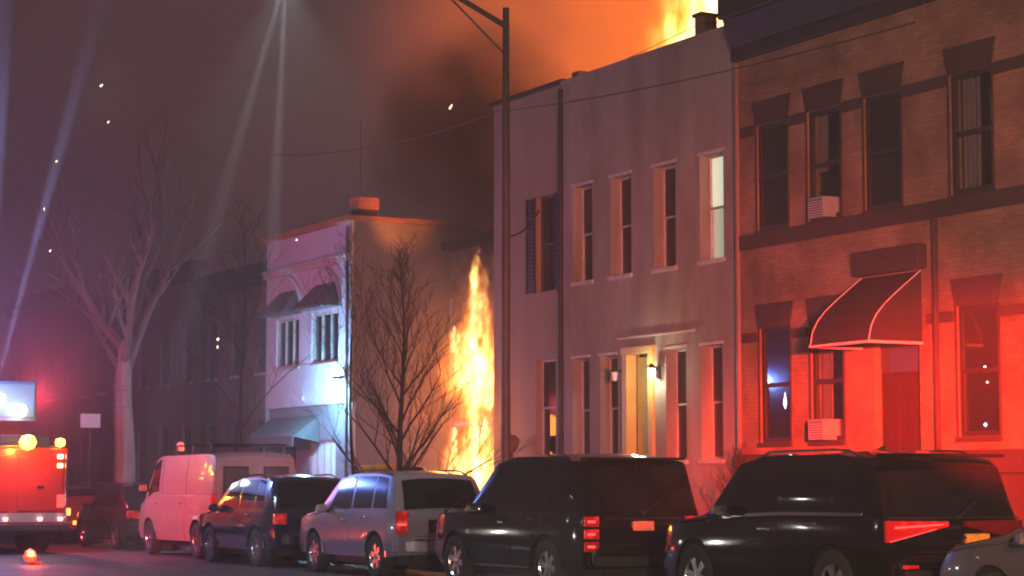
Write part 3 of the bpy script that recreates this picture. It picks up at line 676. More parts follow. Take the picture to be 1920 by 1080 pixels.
    def windows(s, side_wins, rear, front, rear_q=.86, front_q=.93):
        for w_ in side_wins: s.panel('side_window', s.green, *w_, .10, .93, s.g)
        def rf(q0, q1, y0, y1, name):
            rows = []
            for i in range(9):
                y = y0+(y1-y0)*i/8; r_ = []
                for j in range(13):
                    q = q0+(q1-q0)*j/12; p = s.roof(y, q); e = .008
                    du = s.roof(y+e, q)-s.roof(y-e, q); n_ = Vector((1, 0, 0)).cross(du).normalized()
                    if n_.z < 0: n_ = -n_
                    r_.append(p+n_*.008)
                rows.append(r_)
            MB().grid(rows).build(name, s.g, s.root, smooth=True)
        if rear: rf(-rear_q, rear_q, *rear, 'rear_window')
        if front: rf(-front_q, front_q, *front, 'windscreen')
    def doors(s, spans, k0=.06, k1=.97):
        for a, b in spans:
            o = s.panel('door', s.side, a, b, a, b, k0, k1, s.m, off=.007, ny=8, nk=7)
            for q, sg in zip(o, (1, -1)):
                p = s.side(a+.18, .84); MB().box(-.028, .0, 0, .17, -.018, .018).build('handle', M['chrome'] if s.chrome else s.m, q, bevel=.006).location = (p.x-.012 if sg == 1 else -p.x+.04, p.y, p.z)
    chrome = False
    def wheels(s, rim):
        r = s.wr
        for yw in s.wb:
            for sg in (-1, 1):
                x = sg*(s.width(yw)-.12)
                w_ = MB().lathe([(r*.63, -.10), (r*.80, -.115), (r*.96, -.10), (r, -.06), (r, .06), (r*.96, .10), (r*.80, .115), (r*.63, .10)], (0, 0, 0), 'x', 28).build('wheel', M['tyre'], s.root, smooth=True, loc=(x, yw, r))
                m = MB(); o = sg*.095
                m.lathe([(r*.63, o-.015*sg), (r*.60, o), (r*.56, o-.03*sg)], (0, 0, 0), 'x', 28)
                for k in range(6):
                    a = k*math.pi/3+.2; u = Vector((0, math.cos(a), math.sin(a))); v = Vector((0, -math.sin(a), math.cos(a)))
                    X = Vector((1, 0, 0)); p0 = u*.03; p1 = u*r*.58; ws_ = .035; we = .05
                    f0, f1 = X*(o-.02*sg), X*(o-.045*sg)
                    m.hexa([p0-v*ws_+f0, p1-v*we+f0, p1+v*we+f0, p0+v*ws_+f0, p0-v*ws_+f1, p1-v*we+f1, p1+v*we+f1, p0+v*ws_+f1])
                m.lathe([(0, o), (.05, o-.005*sg), (.06, o-.03*sg)], (0, 0, 0), 'x', 16)
                m.build('rim', rim, w_)
                MB().lathe([(0, o-.08*sg), (r*.6, o-.08*sg)], (0, 0, 0), 'x', 24).build('brake_disc', M['plastic'], w_)
    def mirror(s, y, z):
        for sg in (-1, 1):
            m = MB(); x0 = s.width(y)*.93; m.tube((sg*x0, y, z-.06), (sg*(x0+.12), y-.02, z-.02), .025, .03)
            o = m.build('wing_mirror', M['plastic'], s.root)
            MB().hexa([(sg*(x0+.08), y-.06, z-.07), (sg*(x0+.27), y-.05, z-.06), (sg*(x0+.25), y+.08, z-.05), (sg*(x0+.08), y+.10, z-.06), (sg*(x0+.08), y-.06, z+.08), (sg*(x0+.26), y-.05, z+.07), (sg*(x0+.23), y+.06, z+.06), (sg*(x0+.08), y+.08, z+.07)]).build('housing', s.m if s.chrome != 'x' else M['chrome'], o, bevel=.02)
    def rails(s, y0, y1, m_, q=.93):
        for sg in (-1, 1):
            pts = [s.roof(y0+(y1-y0)*k/8, q*sg)+Vector((0, 0, .045 if 0 < k < 8 else .0)) for k in range(9)]
            MB().path(pts, [.016]*9, 6).build('roof_rail', m_, s.root)
    def rbox(s, name, x0, x1, z0, z1, y, mat_, depth=.03, both=False, bev=.008, parent=None, curve=True, zi=None):
        """piece on the rear face; follows the tapered tail"""
        for sg in ((1, -1) if both else (1,)):
            m = MB(); n = 6; F = []; Bk = []
            for i in range(n+1):
                x = x0+(x1-x0)*i/n; yy = y + (.03*(abs(x)/s.hw)**4 if curve else 0)
                za, zb = (z0, z1) if not zi else (z0+(zi[0]-z0)*i/n, z1+(zi[1]-z1)*i/n)
                F.append([(x*sg, yy-depth, za), (x*sg, yy-depth, zb)]); Bk.append([(x*sg, yy+.03, za), (x*sg, yy+.03, zb)])
            m.grid(F); m.grid(Bk)
            for r_ in (0, n): m.quad(F[r_][0], F[r_][1], Bk[r_][1], Bk[r_][0])
            for i in range(n):
                for e in (0, 1): m.quad(F[i][e], F[i+1][e], Bk[i+1][e], Bk[i][e])
            o = m.build(name, mat_, parent or s.root, bevel=bev, weld=True)
        return o
    def bumper(s, z0, z1, m_=None, depth=.09):
        m = MB(); rows = []
        for i in range(17):
            u = -1+2*i/16; x = u*s.hw*.97; yy = -depth + .26*abs(u)**5
            rows.append([(x*.96, yy+.05, z0), (x, yy, z0+(z1-z0)*.2), (x, yy-.01, z0+(z1-z0)*.8), (x*.98, yy+.05, z1), (x*.95, .12+.2*abs(u)**5, z1)])
        m.grid(rows).build('rear_bumper', m_ or s.m, s.root, smooth=True)
    def arches(s, m_):
        for yw in s.wb:
            for sg in (-1, 1):
                pts = []; ra = s.wr+.075
                for i in range(15):
                    a = math.pi*i/14; y = yw+ra*math.cos(a); z = s.wr+ra*math.sin(a)
                    if z < s.sill: continue
                    pts.append((sg*(s.width(y)*.985), y, z))
                MB().path(pts, [.018]*len(pts), 6).build('arch_trim', m_, s.root)

def rear_details(c, zw, zs, hwid, strip=None, m_=None):
    m = MB(); m.tube((0.0, -.035, zw), (.34, .075, zw+.17), .011, .007).tube((0, .0, zw), (0, -.05, zw), .025)
    m.build('rear_wiper', M['plastic'], c.root)
    c.rbox('tailgate_seam', -hwid, hwid, zs, zs+.010, 0, M['plastic'], depth=.004)
    for sg in (-1, 1): c.rbox('tailgate_seam', sg*hwid, sg*(hwid-.010), zs+.012, zw-.03, 0, M['plastic'], depth=.004)
    c.rbox('badge', -.06, .06, zw-.13, zw-.09, 0, M['chrome'], depth=.012, curve=False)
    c.rbox('model_strip', .38, .56, zw-.17, zw-.145, 0, M['chrome'], depth=.008)
    c.rbox('pull_handle', -.22, .22, zw-.235, zw-.205, 0, m_ or c.m, depth=.035, curve=False)
    MB().lathe([(.030, -.13), (.034, -.13), (.034, .15), (.030, .15)], (0, 0, 0), 'z', 14).build('exhaust_pipe', M['chrome'], c.root, smooth=True).matrix_local = Matrix.Translation((.45, .0, .30)) @ Matrix.Rotation(R(90), 4, 'X')
    MB().box(-.5, .5, .20, .26, .22, .44).build('valance', M['plastic'], c.root)
# 1: black full-size SUV on the right
P_black = paint('black_paint', (.006, .005, .005), rough=.10); P_black2 = paint('deep_black_paint', (.007, .006, .006), rough=.11)
c = Car('parked_suv', (15.45, 18.75, 0), 'large black SUV at the right with long slanted red tail light and chrome side strip', 'car', 4.75, 1.0,
        [(0, .98), (.06, 1.12), (.16, 1.42), (.30, 1.76), (.45, 1.87), (1.0, 1.93), (2.4, 1.92), (2.95, 1.83), (3.55, 1.25), (3.7, 1.2), (4.4, 1.12), (4.65, 1.0), (4.75, .75)],
        [(0, 1.16), (2.0, 1.15), (3.4, 1.10), (4.75, 1.0)], (.98, 3.83), .40, .34, .13, P_black)
c.chrome = True
c.windows([(.42, .98, .60, 1.02), (1.06, 2.00, 1.06, 2.00), (2.08, 3.15, 2.08, 2.72)], (.07, .28), (2.98, 3.50))
c.doors([(1.12, 2.02), (2.04, 3.15)]); c.mirror(3.1, 1.22); c.rails(.6, 2.7, M['chrome']); c.arches(P_black); c.bumper(.42, .76)
c.panel('belt_strip', c.green, .45, 3.2, .45, 3.2, .02, .075, M['chrome'], off=.014, nk=1)
for sg in (-1, 1):
    tl = c.rbox('tail_light', sg*.955, sg*.12, .90, 1.14, 0, M['redlens'], zi=(1.07, 1.13))
    if sg == 1: tl.data.materials[0] = mat('dull_red_lens', (.12, .006, .006), .15, coat=1); continue
    c.rbox('light_bar', sg*.86, sg*.20, 1.05, 1.075, -.034, M['redlens_lit'], depth=.006, zi=(1.085, 1.105)); c.rbox('light_edge', sg*.92, sg*.30, .905, .918, -.034, M['redlens_lit'], depth=.005, zi=(1.04, 1.05))
c.rbox('chrome_strip', -.9, .9, 1.155, 1.175, 0, M['chrome'], depth=.02); c.rbox('plate', .12, .44, .84, .99, 0, M['plate_y'], depth=.05, curve=False)
c.rbox('lower_trim', -.8, .8, .46, .60, -.11, M['plastic']); c.rbox('reflector', .62, .80, .62, .66, -.10, M['redlens'], both=True)
c.rbox('spoiler', -.84, .84, 1.84, 1.88, .30, P_black, depth=.16, curve=False)
MB().hexa([(-.03, 1.2, 1.93), (.03, 1.2, 1.93), (.03, 1.42, 1.93), (-.03, 1.42, 1.93), (-.01, 1.2, 2.0), (.01, 1.2, 2.0), (.01, 1.3, 1.98), (-.01, 1.3, 1.98)]).build('roof_aerial', M['plastic'], c.root)
c.panel('side_step', c.side, 1.45, 3.35, 1.45, 3.35, .02, .07, M['chrome'], off=.02, nk=1)
m = MB(); m.path([tuple(c.side(1.35+k*.22, .52 + .16*math.sin(math.pi*k/8)) + Vector((-.012, 0, 0))) for k in range(9)], [.009]*9, 5); m.build('body_crease', P_black, c.root)

rear_details(c, 1.17, .79, .76)
# 2: black luxury SUV in the centre
c = Car('parked_suv', (15.40, 25.35, 0), 'boxy black SUV in the middle with stacked red tail lights and pale orange plate', 'car', 4.75, 1.03,
        [(0, 1.06), (.05, 1.14), (.16, 1.50), (.27, 1.82), (.34, 1.90), (.9, 1.975), (2.0, 1.98), (2.6, 1.89), (3.35, 1.28), (3.5, 1.20), (4.4, 1.14), (4.62, 1.05), (4.75, .75)],
        [(0, 1.13), (2, 1.12), (4.75, 1.06)], (.92, 3.80), .39, .33, .13, P_black2)
c.windows([(.36, .90, .42, .92), (.98, 1.90, .98, 1.88), (1.98, 3.05, 1.96, 2.48)], (.06, .26), (2.66, 3.3))
c.doors([(1.08, 1.95), (1.97, 3.05)]); c.mirror(3.0, 1.18); c.arches(P_black2); c.bumper(.40, .70)
for z0 in (.62, .79, .96): c.rbox('tail_light', .70, .93, z0, z0+.135, 0, M['redlens'], both=True); c.rbox('light_ring', .76, .88, z0+.05, z0+.085, -.032, M['redlens_lit'], both=True, depth=.006)
c.rbox('plate', -.17, .17, .90, 1.03, 0, M['plate_w'], depth=.04, curve=False); c.rbox('chrome_strip', -.62, .62, 1.055, 1.08, 0, M['chrome'], depth=.02)
c.rbox('lower_trim', -.8, .8, .42, .55, -.11, M['plastic']); c.rbox('spoiler', -.80, .80, 1.875, 1.91, .30, P_black2, depth=.15, curve=False)
MB().path([tuple(c.side(1.5+k*.2, .04)+Vector((-.02, 0, 0))) for k in range(9)], [.014]*9, 6).build('sill_strip', M['chrome'], c.root)

rear_details(c, 1.14, .71, .70)
# 3: silver compact SUV
P_silver = paint('silver_paint', (.27, .26, .30), .45, .30)
c = Car('parked_suv', (15.42, 31.6, 0), 'silver compact SUV with red tail light and recessed plate panel', 'car', 4.40, .90,
        [(0, 1.02), (.05, 1.08), (.22, 1.45), (.36, 1.66), (.5, 1.72), (1.0, 1.765), (2.0, 1.76), (2.6, 1.68), (3.2, 1.20), (3.35, 1.14), (4.0, 1.04), (4.28, .92), (4.40, .65)],
        [(0, 1.08), (2, 1.05), (3.2, 1.02), (4.4, .92)], (.85, 3.47), .355, .33, .22, P_silver, glass=M['carglass_hazy'])
c.windows([(.44, .98, .58, 1.0), (1.06, 1.82, 1.06, 1.80), (1.90, 2.90, 1.90, 2.45)], None, (2.66, 3.15))
gl = c.g; c.g = M['carglass']; c.windows([], (.08, .34), None); c.g = gl
c.doors([(1.0, 1.85), (1.87, 2.85)]); c.mirror(2.85, 1.12); c.rails(.55, 2.3, M['steel']); c.arches(P_silver); c.bumper(.40, .66, M['chrome'] if False else paint('silver_bumper', (.28, .27, .28), .3, .4))
c.rbox('tail_light', .68, .87, .72, .94, 0, M['redlens'], both=True); c.rbox('tail_light', .68, .87, .945, 1.10, 0, M['redlens'], both=True); c.rbox('reversing_light', .70, .86, .865, .905, -.032, M['redlens_lit'], both=True, depth=.006)
c.rbox('plate_recess', -.30, .30, .74, .96, 0, M['plastic'], depth=.012); c.rbox('plate', -.15, .15, .78, .91, -.014, M['plate_w'], depth=.01, curve=False)
c.rbox('bumper_step', -.6, .6, .62, .65, -.10, M['chrome'], depth=.02)

rear_details(c, 1.10, .69, .66)
# 4: dark navy SUV
P_navy = paint('navy_paint', (.018, .015, .035), rough=.2)
c = Car('parked_suv', (15.42, 37.0, 0), 'dark navy SUV with glints and a bright roof line between van and silver car', 'car', 4.4, .92,
        [(0, 1.0), (.05, 1.06), (.25, 1.42), (.42, 1.62), (.6, 1.68), (1.1, 1.72), (2.0, 1.70), (2.6, 1.58), (3.2, 1.14), (3.35, 1.09), (4.0, 1.0), (4.28, .88), (4.40, .65)],
        [(0, 1.04), (3.2, .98), (4.4, .88)], (.85, 3.4), .36, .31, .24, P_navy)
c.windows([(.5, 1.0, .68, 1.02), (1.08, 1.82, 1.08, 1.78), (1.90, 2.90, 1.90, 2.42)], (.08, .40), (2.66, 3.15))
c.doors([(1.0, 1.85), (1.87, 2.85)]); c.mirror(2.85, 1.08); c.rails(.7, 2.3, M['chrome']); c.arches(P_navy); c.bumper(.38, .64)
c.rbox('tail_light', .62, .88, .80, 1.0, 0, M['redlens'], both=True); c.rbox('plate', -.16, .16, .68, .80, 0, M['sign'], depth=.03, curve=False)

rear_details(c, 1.08, .66, .62)
# 5: cargo van
P_van = paint('van_paint', (.38, .23, .20), 0, .35, .12)
c = Car('parked_van', (15.95, 41.6, 0), 'pale high cargo van lit pink with two square rear windows and roof beacon', 'van', 4.9, 1.0,
        [(0, 1.9), (.05, 2.12), (.15, 2.19), (.5, 2.22), (3.4, 2.20), (3.75, 2.10), (4.30, 1.30), (4.4, 1.22), (4.75, 1.10), (4.86, 1.0), (4.9, .7)],
        [(0, 1.30), (3.6, 1.28), (4.2, 1.2), (4.9, 1.0)], (.85, 3.95), .37, .34, .10, P_van, crown=.06, tail=.03, nose=.10)
c.windows([(3.35, 4.1, 3.35, 3.78)], None, (3.85, 4.24))
c.doors([(3.2, 4.1), (1.6, 3.15)], .05, .98); c.mirror(4.05, 1.45)
for sg in (-1, 1):
    x0, x1 = (-.82, -.06) if sg == -1 else (.06, .82)
    dr_ = c.rbox('rear_door', x0, x1, .62, 2.02, 0, P_van, depth=.025, curve=False, bev=.012)
    c.rbox('window_seal', x0+.10, x1-.10, 1.30, 1.90, -.026, M['plastic'], depth=.01, curve=False, parent=dr_); c.rbox('rear_window', x0+.13, x1-.13, 1.33, 1.87, -.038, mat('van_glass', (.10, .075, .07), .1, spec=.8), depth=.004, curve=False, parent=dr_)
    c.rbox('tail_light', .86, .96, .95, 1.35, 0, M['redlens'], both=False) if sg == 1 else c.rbox('tail_light', -.96, -.86, .95, 1.35, 0, M['redlens'])
c.bumper(.40, .58, M['chrome'])
for y_ in (1.58, 3.17): c.panel('panel_seam', c.green, y_, y_+.018, y_, y_+.018, .05, .95, M['plastic'], off=.004, ny=1)
c.rbox('plate', -.16, .16, .72, .84, -.02, M['sign'], depth=.01, curve=False); c.rbox('handle', -.14, -.05, 1.12, 1.16, -.025, M['black'], depth=.03, curve=False)
bcn = MB().lathe([(0, 0), (.11, 0), (.11, .05), (.075, .06)], (-.6, 3.0, 2.2), k=16).build('beacon', M['plastic'], c.root)
MB().lathe([(.075, .06), (.085, .18), (.05, .24), (0, .25)], (-.6, 3.0, 2.2), k=16).build('dome', mat('red_beacon', (.8, .05, .03), .2, emit=(1, .12, .08), es=2.5), bcn, smooth=True)
for y in (.5, 1.6, 2.6): MB().tube((-.8, y, 2.18), (-.8, y, 2.36), .02).tube((.8, y, 2.18), (.8, y, 2.36), .02).tube((-.85, y, 2.36), (.85, y, 2.36), .02).build('roof_bar', M['black'], c.root)

# 6: dark hatch beyond the van, 7: small car with glowing rear
P_dk = paint('dark_green_paint', (.02, .022, .024), rough=.2); P_red = paint('maroon_paint', (.16, .02, .02), rough=.25)
def saloon(loc, label, m_, hgt=1.5, lit=None, bonnet=0):
    c = Car('parked_car', loc, label, 'car', 4.4, .88,
        [(0, .98), (.04, 1.02), (.3, 1.22), (.7, hgt-.08), (1.1, hgt), (2.1, hgt), (2.5, hgt-.08), (3.1, 1.04+bonnet), (3.3, .98+bonnet), (4.1, .86+bonnet), (4.4, .6+bonnet)],
        [(0, .96), (3.2, .94), (4.4, .8)], (.85, 3.45), .33, .27, .26, m_)
    c.windows([(.75, 1.3, .95, 1.34), (1.4, 2.0, 1.4, 2.0), (2.08, 2.95, 2.08, 2.42)], (.32, .68), (2.56, 3.05))
    c.doors([(1.1, 1.95), (1.97, 2.85)]); c.mirror(2.8, 1.0); c.arches(m_); c.bumper(.34, .60)
    c.rbox('tail_light', .55, .84, .74, .92, 0, lit or M['redlens'], both=True); c.rbox('plate', -.16, .16, .62, .74, 0, M['sign'], depth=.03, curve=False)
    return c
saloon((16.15, 48.2, 0), 'dark green car parked beyond the pale van', P_dk, 1.6)
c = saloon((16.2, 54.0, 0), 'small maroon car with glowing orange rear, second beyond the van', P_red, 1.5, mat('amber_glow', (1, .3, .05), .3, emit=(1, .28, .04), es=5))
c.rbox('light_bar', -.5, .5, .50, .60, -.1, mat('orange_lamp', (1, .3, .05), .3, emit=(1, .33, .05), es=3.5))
# 8: grey saloon, bottom right corner
P_grey = paint('dark_grey_paint', (.10, .105, .11), .3, .25)
saloon((15.35, 13.6, 0), 'dark grey car whose rounded nose fills the bottom right corner', P_grey, 1.5, bonnet=.09)

# ------------------------------------------------------------------ fire engine
P_fire = paint('fire_engine_red', (.55, .03, .02), rough=.3)
fe = empty('fire_engine', (12.3, 47.0, 0), 'red fire engine at the left with blazing amber and white lights', 'fire engine')
MB().box(-1.25, 1.25, 0, 8.2, .62, 2.35).build('body', P_fire, fe, bevel=.04)
MB().box(-1.2, 1.2, 8.25, 10.2, .6, 2.75).build('cab', P_fire, fe, bevel=.12)
MB().box(-1.2, 1.2, -.28, -.01, .50, .66).build('rear_step', M['steel'], fe, bevel=.02)
MB().box(-1.0, 1.0, .1, 10, .42, .60).build('chassis', M['plastic'], fe)
for y in (1.6, 2.9, 8.9):
    for sg in (-1, 1):
        w_ = MB().lathe([(.3, -.15), (.46, -.14), (.50, -.08), (.50, .08), (.46, .14), (.3, .15)], (0, 0, 0), 'x', 24).build('wheel', M['tyre'], fe, smooth=True, loc=(sg*1.08, y, .5))
        MB().lathe([(0, sg*.10), (.2, sg*.11), (.3, sg*.13)], (0, 0, 0), 'x', 20).build('rim', M['alu'], w_)
for x0 in (-1.12, .12):
    d_ = MB().box(x0, x0+1.0, -.03, -.002, .95, 2.15).build('rear_door', P_fire, fe, bevel=.01)
    MB().box(x0+.42, x0+.58, -.05, -.032, 1.45, 1.50).build('handle', M['chrome'], d_)
MB().box(-1.24, 1.24, -.015, -.002, .70, .90).build('reflective_strip', mat('reflective_strip', (.35, .30, .28), .4), fe)
for x in (-1.1, 1.06): MB().box(x-.06, x+.10, -.06, -.031, 1.02, 1.30).build('tail_light', M['redlens_lit'], fe, bevel=.01)
for x in (-.95, -.15, .62, 1.08): MB().lathe([(0, -.08), (.05, -.07), (.06, 0)], (x, 0, 0), 'z', 12).build('marker_light', mat('marker_white', (1, .8, .8), .3, emit=(1, .40, .35), es=4), fe, loc=(0, -.07, .80))
am = mat('amber_lamp', (1, .45, .05), .3, emit=(1, .42, .02), es=22)
MB().lathe([(0, -.17), (.13, -.13), (.19, 0), (.13, .13), (0, .17)], (0, 0, 0), k=16).build('amber_beacon', am, fe, smooth=True, loc=(.30, -.12, 2.46))
MB().lathe([(0, -.10), (.09, -.07), (.11, 0), (.09, .07), (0, .10)], (0, 0, 0), k=16).build('amber_beacon', am, fe, smooth=True, loc=(1.03, -.12, 2.46))
MB().box(-1.2, 1.2, .0, .2, 2.352, 2.40).build('light_bar_base', M['black'], fe)
for z in (1.9, 2.1): MB().box(1.0, 1.12, -.05, -.031, z, z+.1).build('side_light', mat('warm_lamp', (1, .7, .4), .3, emit=(1, .5, .2), es=8), fe)
# raised white platform basket with floodlights
bk = MB().box(-1.35, .72, .8, 1.8, 2.95, 3.85).build('basket', mat('grey_platform', (.20, .18, .20), .5), fe, bevel=.02)
MB().box(-1.3, .67, .77, .798, 3.05, 3.78).build('basket_panel', mat('lit_panel', (.12, .13, .16), .4, emit=(.40, .55, .75), es=.35), bk)
fl = mat('white_flood', (1, 1, 1), .3, emit=(.72, .88, 1), es=26)
for x, z in ((.30, 3.18), (-.18, 3.42)): MB().lathe([(0, -.15), (.12, -.11), (.16, 0), (.12, .11), (0, .15)], (0, 0, 0), k=16).build('flood_lamp', fl, bk, smooth=True, loc=(x, .62, z))
m = MB()
for x in (-.45, .45):
    m.box(x-.05, x+.05, 1.5, 9.0, 2.9, 3.02)
for k in range(20): m.tube((-.45, 1.7+k*.37, 2.96), (.45, 1.7+k*.37, 2.96), .02)
m.build('ladder', M['alu'], fe)
MB().box(-.5, .5, 1.2, 2.2, 2.36, 2.948).build('turntable', P_fire, fe)
for x in (-1.18, 1.18): MB().tube((x, -.1, .8), (x, -.1, 2.2), .02).build('grab_rail', M['chrome'], fe)
for k in range(7): MB().box(-1.262, -1.252, .5+k*1.05, 1.35+k*1.05, .85, 2.1).build('locker_shutter', M['alu'], fe)
MB().box(-.9, .9, .25, .9, 2.36, 2.62).build('hose_bed', M['canvas'], fe, bevel=.05)
t = empty('road_flare', (11.0, 40.6, 0), 'small burning red light lying on the dark road at lower left', 'light')
MB().tube((0, 0, .03), (.22, 0, .03), .025).build('stick', mat('flare_stick', (.5, .05, .03), .6), t)
MB().lathe([(0, -.11), (.10, -.07), (.13, 0), (.09, .10), (0, .15)], (0, 0, .16), k=14).build('glow', mat('flare_glow', (1, .3, .2), .4, emit=(1, .035, .008), es=3), t, smooth=True)
lamp('flare_light', 'POINT', (11.0, 40.4, .3), 60, (1, .1, .05), .06)

# ------------------------------------------------------------------ fire, smoke, haze
def vol_mat(name):
    m = bpy.data.materials.new(name); m.use_nodes = True; m.node_tree.nodes.clear(); return m
def flame(loc, H, W, label, curve, strength=14, seed=0, stretch=1.0, cat='flame', tilt=0, group=None, warp=.5):
    """a real volume of burning gas: a tapering column, torn by noise"""
    m = vol_mat('burning_gas'); nt = m.node_tree; Nn = nt.nodes; L = nt.links
    def math_(op, a, b=None, clamp=False):
        n = Nn.new('ShaderNodeMath'); n.operation = op; n.use_clamp = clamp
        for i, v in enumerate((a, b)):
            if v is None: continue
            if isinstance(v, (int, float)): n.inputs[i].default_value = v
            else: L.new(v, n.inputs[i])
        return n.outputs[0]
    tcn = Nn.new('ShaderNodeTexCoord')
    mp = Nn.new('ShaderNodeMapping'); mp.inputs['Scale'].default_value = (1, 1, .45); mp.inputs['Location'].default_value = (seed*3.1, seed*1.7, seed)
    L.new(tcn.outputs['Object'], mp.inputs['Vector'])
    n1 = Nn.new('ShaderNodeTexNoise'); n1.inputs['Scale'].default_value = 1.5/max(W, .3); n1.inputs['Detail'].default_value = 6; n1.inputs['Roughness'].default_value = .70; L.new(mp.outputs[0], n1.inputs['Vector'])
    sub = Nn.new('ShaderNodeVectorMath'); sub.operation = 'SUBTRACT'; L.new(n1.outputs['Color'], sub.inputs[0]); sub.inputs[1].default_value = (.5, .5, .5)
    scl = Nn.new('ShaderNodeVectorMath'); scl.operation = 'SCALE'; L.new(sub.outputs[0], scl.inputs[0]); scl.inputs['Scale'].default_value = W*warp*3
    ad = Nn.new('ShaderNodeVectorMath'); ad.operation = 'ADD'; L.new(tcn.outputs['Object'], ad.inputs[0]); L.new(scl.outputs[0], ad.inputs[1])
    sp = Nn.new('ShaderNodeSeparateXYZ'); L.new(ad.outputs[0], sp.inputs[0])
    zz = math_('DIVIDE', sp.outputs['Z'], H, True)
    fc = Nn.new('ShaderNodeFloatCurve'); cu = fc.mapping.curves[0]
    cu.points[0].location = curve[0]; cu.points[1].location = curve[-1]
    for p in curve[1:-1]: cu.points.new(*p)
    fc.mapping.update(); L.new(zz, fc.inputs['Value'])
    ww = math_('MULTIPLY', fc.outputs[0], W)
    r2 = math_('SQRT', math_('ADD', math_('MULTIPLY', sp.outputs['X'], sp.outputs['X']), math_('MULTIPLY', sp.outputs['Y'], sp.outputs['Y'])))
    q = math_('SUBTRACT', 1.0, math_('DIVIDE', r2, math_('MAXIMUM', ww, .02)), True)
    n2 = Nn.new('ShaderNodeTexNoise'); n2.inputs['Scale'].default_value = 4/max(W, .3); n2.inputs['Detail'].default_value = 3; L.new(mp.outputs[0], n2.inputs['Vector'])
    mr = Nn.new('ShaderNodeMapRange'); mr.inputs['From Min'].default_value = .40; mr.inputs['From Max'].default_value = .62; mr.inputs['To Min'].default_value = .10; mr.inputs['To Max'].default_value = 1.5; L.new(n2.outputs['Fac'], mr.inputs['Value'])
    k = math_('MULTIPLY', q, mr.outputs[0])
    ramp = Nn.new('ShaderNodeValToRGB'); e = ramp.color_ramp; e.elements[0].position = 0; e.elements[0].color = (1, .11, .006, 1); e.elements[1].position = .85; e.elements[1].color = (1, .70, .26, 1)
    x = e.elements.new(.36); x.color = (1, .36, .04, 1)
    L.new(k, ramp.inputs['Fac'])
    st = math_('MULTIPLY', math_('POWER', k, 1.35), strength)
    em = Nn.new('ShaderNodeEmission'); L.new(ramp.outputs['Color'], em.inputs['Color']); L.new(st, em.inputs['Strength'])
    ou = Nn.new('ShaderNodeOutputMaterial'); L.new(em.outputs[0], ou.inputs['Volume'])
    m.cycles.volume_step_rate = .25 if H > 2 else .5
    mb = MB(); prof = [(.01, 0)] + [(max(.05, c[1]*W*1.25 + W*.25), max(0.01, c[0]*H)) for c in curve] + [(.01, H*1.08)]
    mb.lathe(prof, k=14)
    o = mb.build('flame', m, loc=loc); tag(o, label, cat, group); o.rotation_euler = (0, tilt, 0)
    return o
flame((22.1, 43.75, .9), 6.1, .98, 'tall blazing flame pouring up from the burning house front', [(0, .9), (.16, 1.0), (.26, .60), (.34, .45), (.44, .85), (.52, .98), (.62, .70), (.75, .45), (.88, .30), (1, .0)], 10, 2, warp=.40)
flame((21.9, 43.3, .7), 1.9, .62, 'low wide flame licking over the parked silver car roof', [(0, 1), (.5, .9), (.75, .5), (1, 0)], 7, 5, warp=.5)
flame((22.2, 45.1, .9), 1.7, .42, 'low flame at the left foot of the great blaze', [(0, 1), (.45, .8), (.75, .4), (1, 0)], 8, 8, warp=.5)
flame((22.0, 42.35, 3.4), 1.9, .24, 'thin flame tongue clinging to the right side of the blaze', [(0, .6), (.4, 1), (.8, .5), (1, 0)], 12, 11, warp=.4)
flame((22.8, 46.2, 4.7), .7, .22, 'small detached flame tongue high left of the blaze', [(0, .6), (.5, 1), (.8, .5), (1, 0)], 16, 14, warp=.5)
flame((22.9, 46.4, 2.3), .8, .22, 'small detached flame low left of the blaze', [(0, .6), (.5, 1), (.8, .5), (1, 0)], 14, 22, warp=.5)
flame((21.9, 42.2, 2.0), .8, .20, 'small flame at the right foot of the blaze', [(0, .6), (.5, 1), (.8, .5), (1, 0)], 14, 27, warp=.5)
flame((23.9, 36.5, 9.2), 4.6, 1.55, 'yellow white flames leaping above the stucco house roof', [(0, 1), (.3, 1), (.6, .8), (.85, .5), (1, 0)], 6.5, 17, warp=.5)

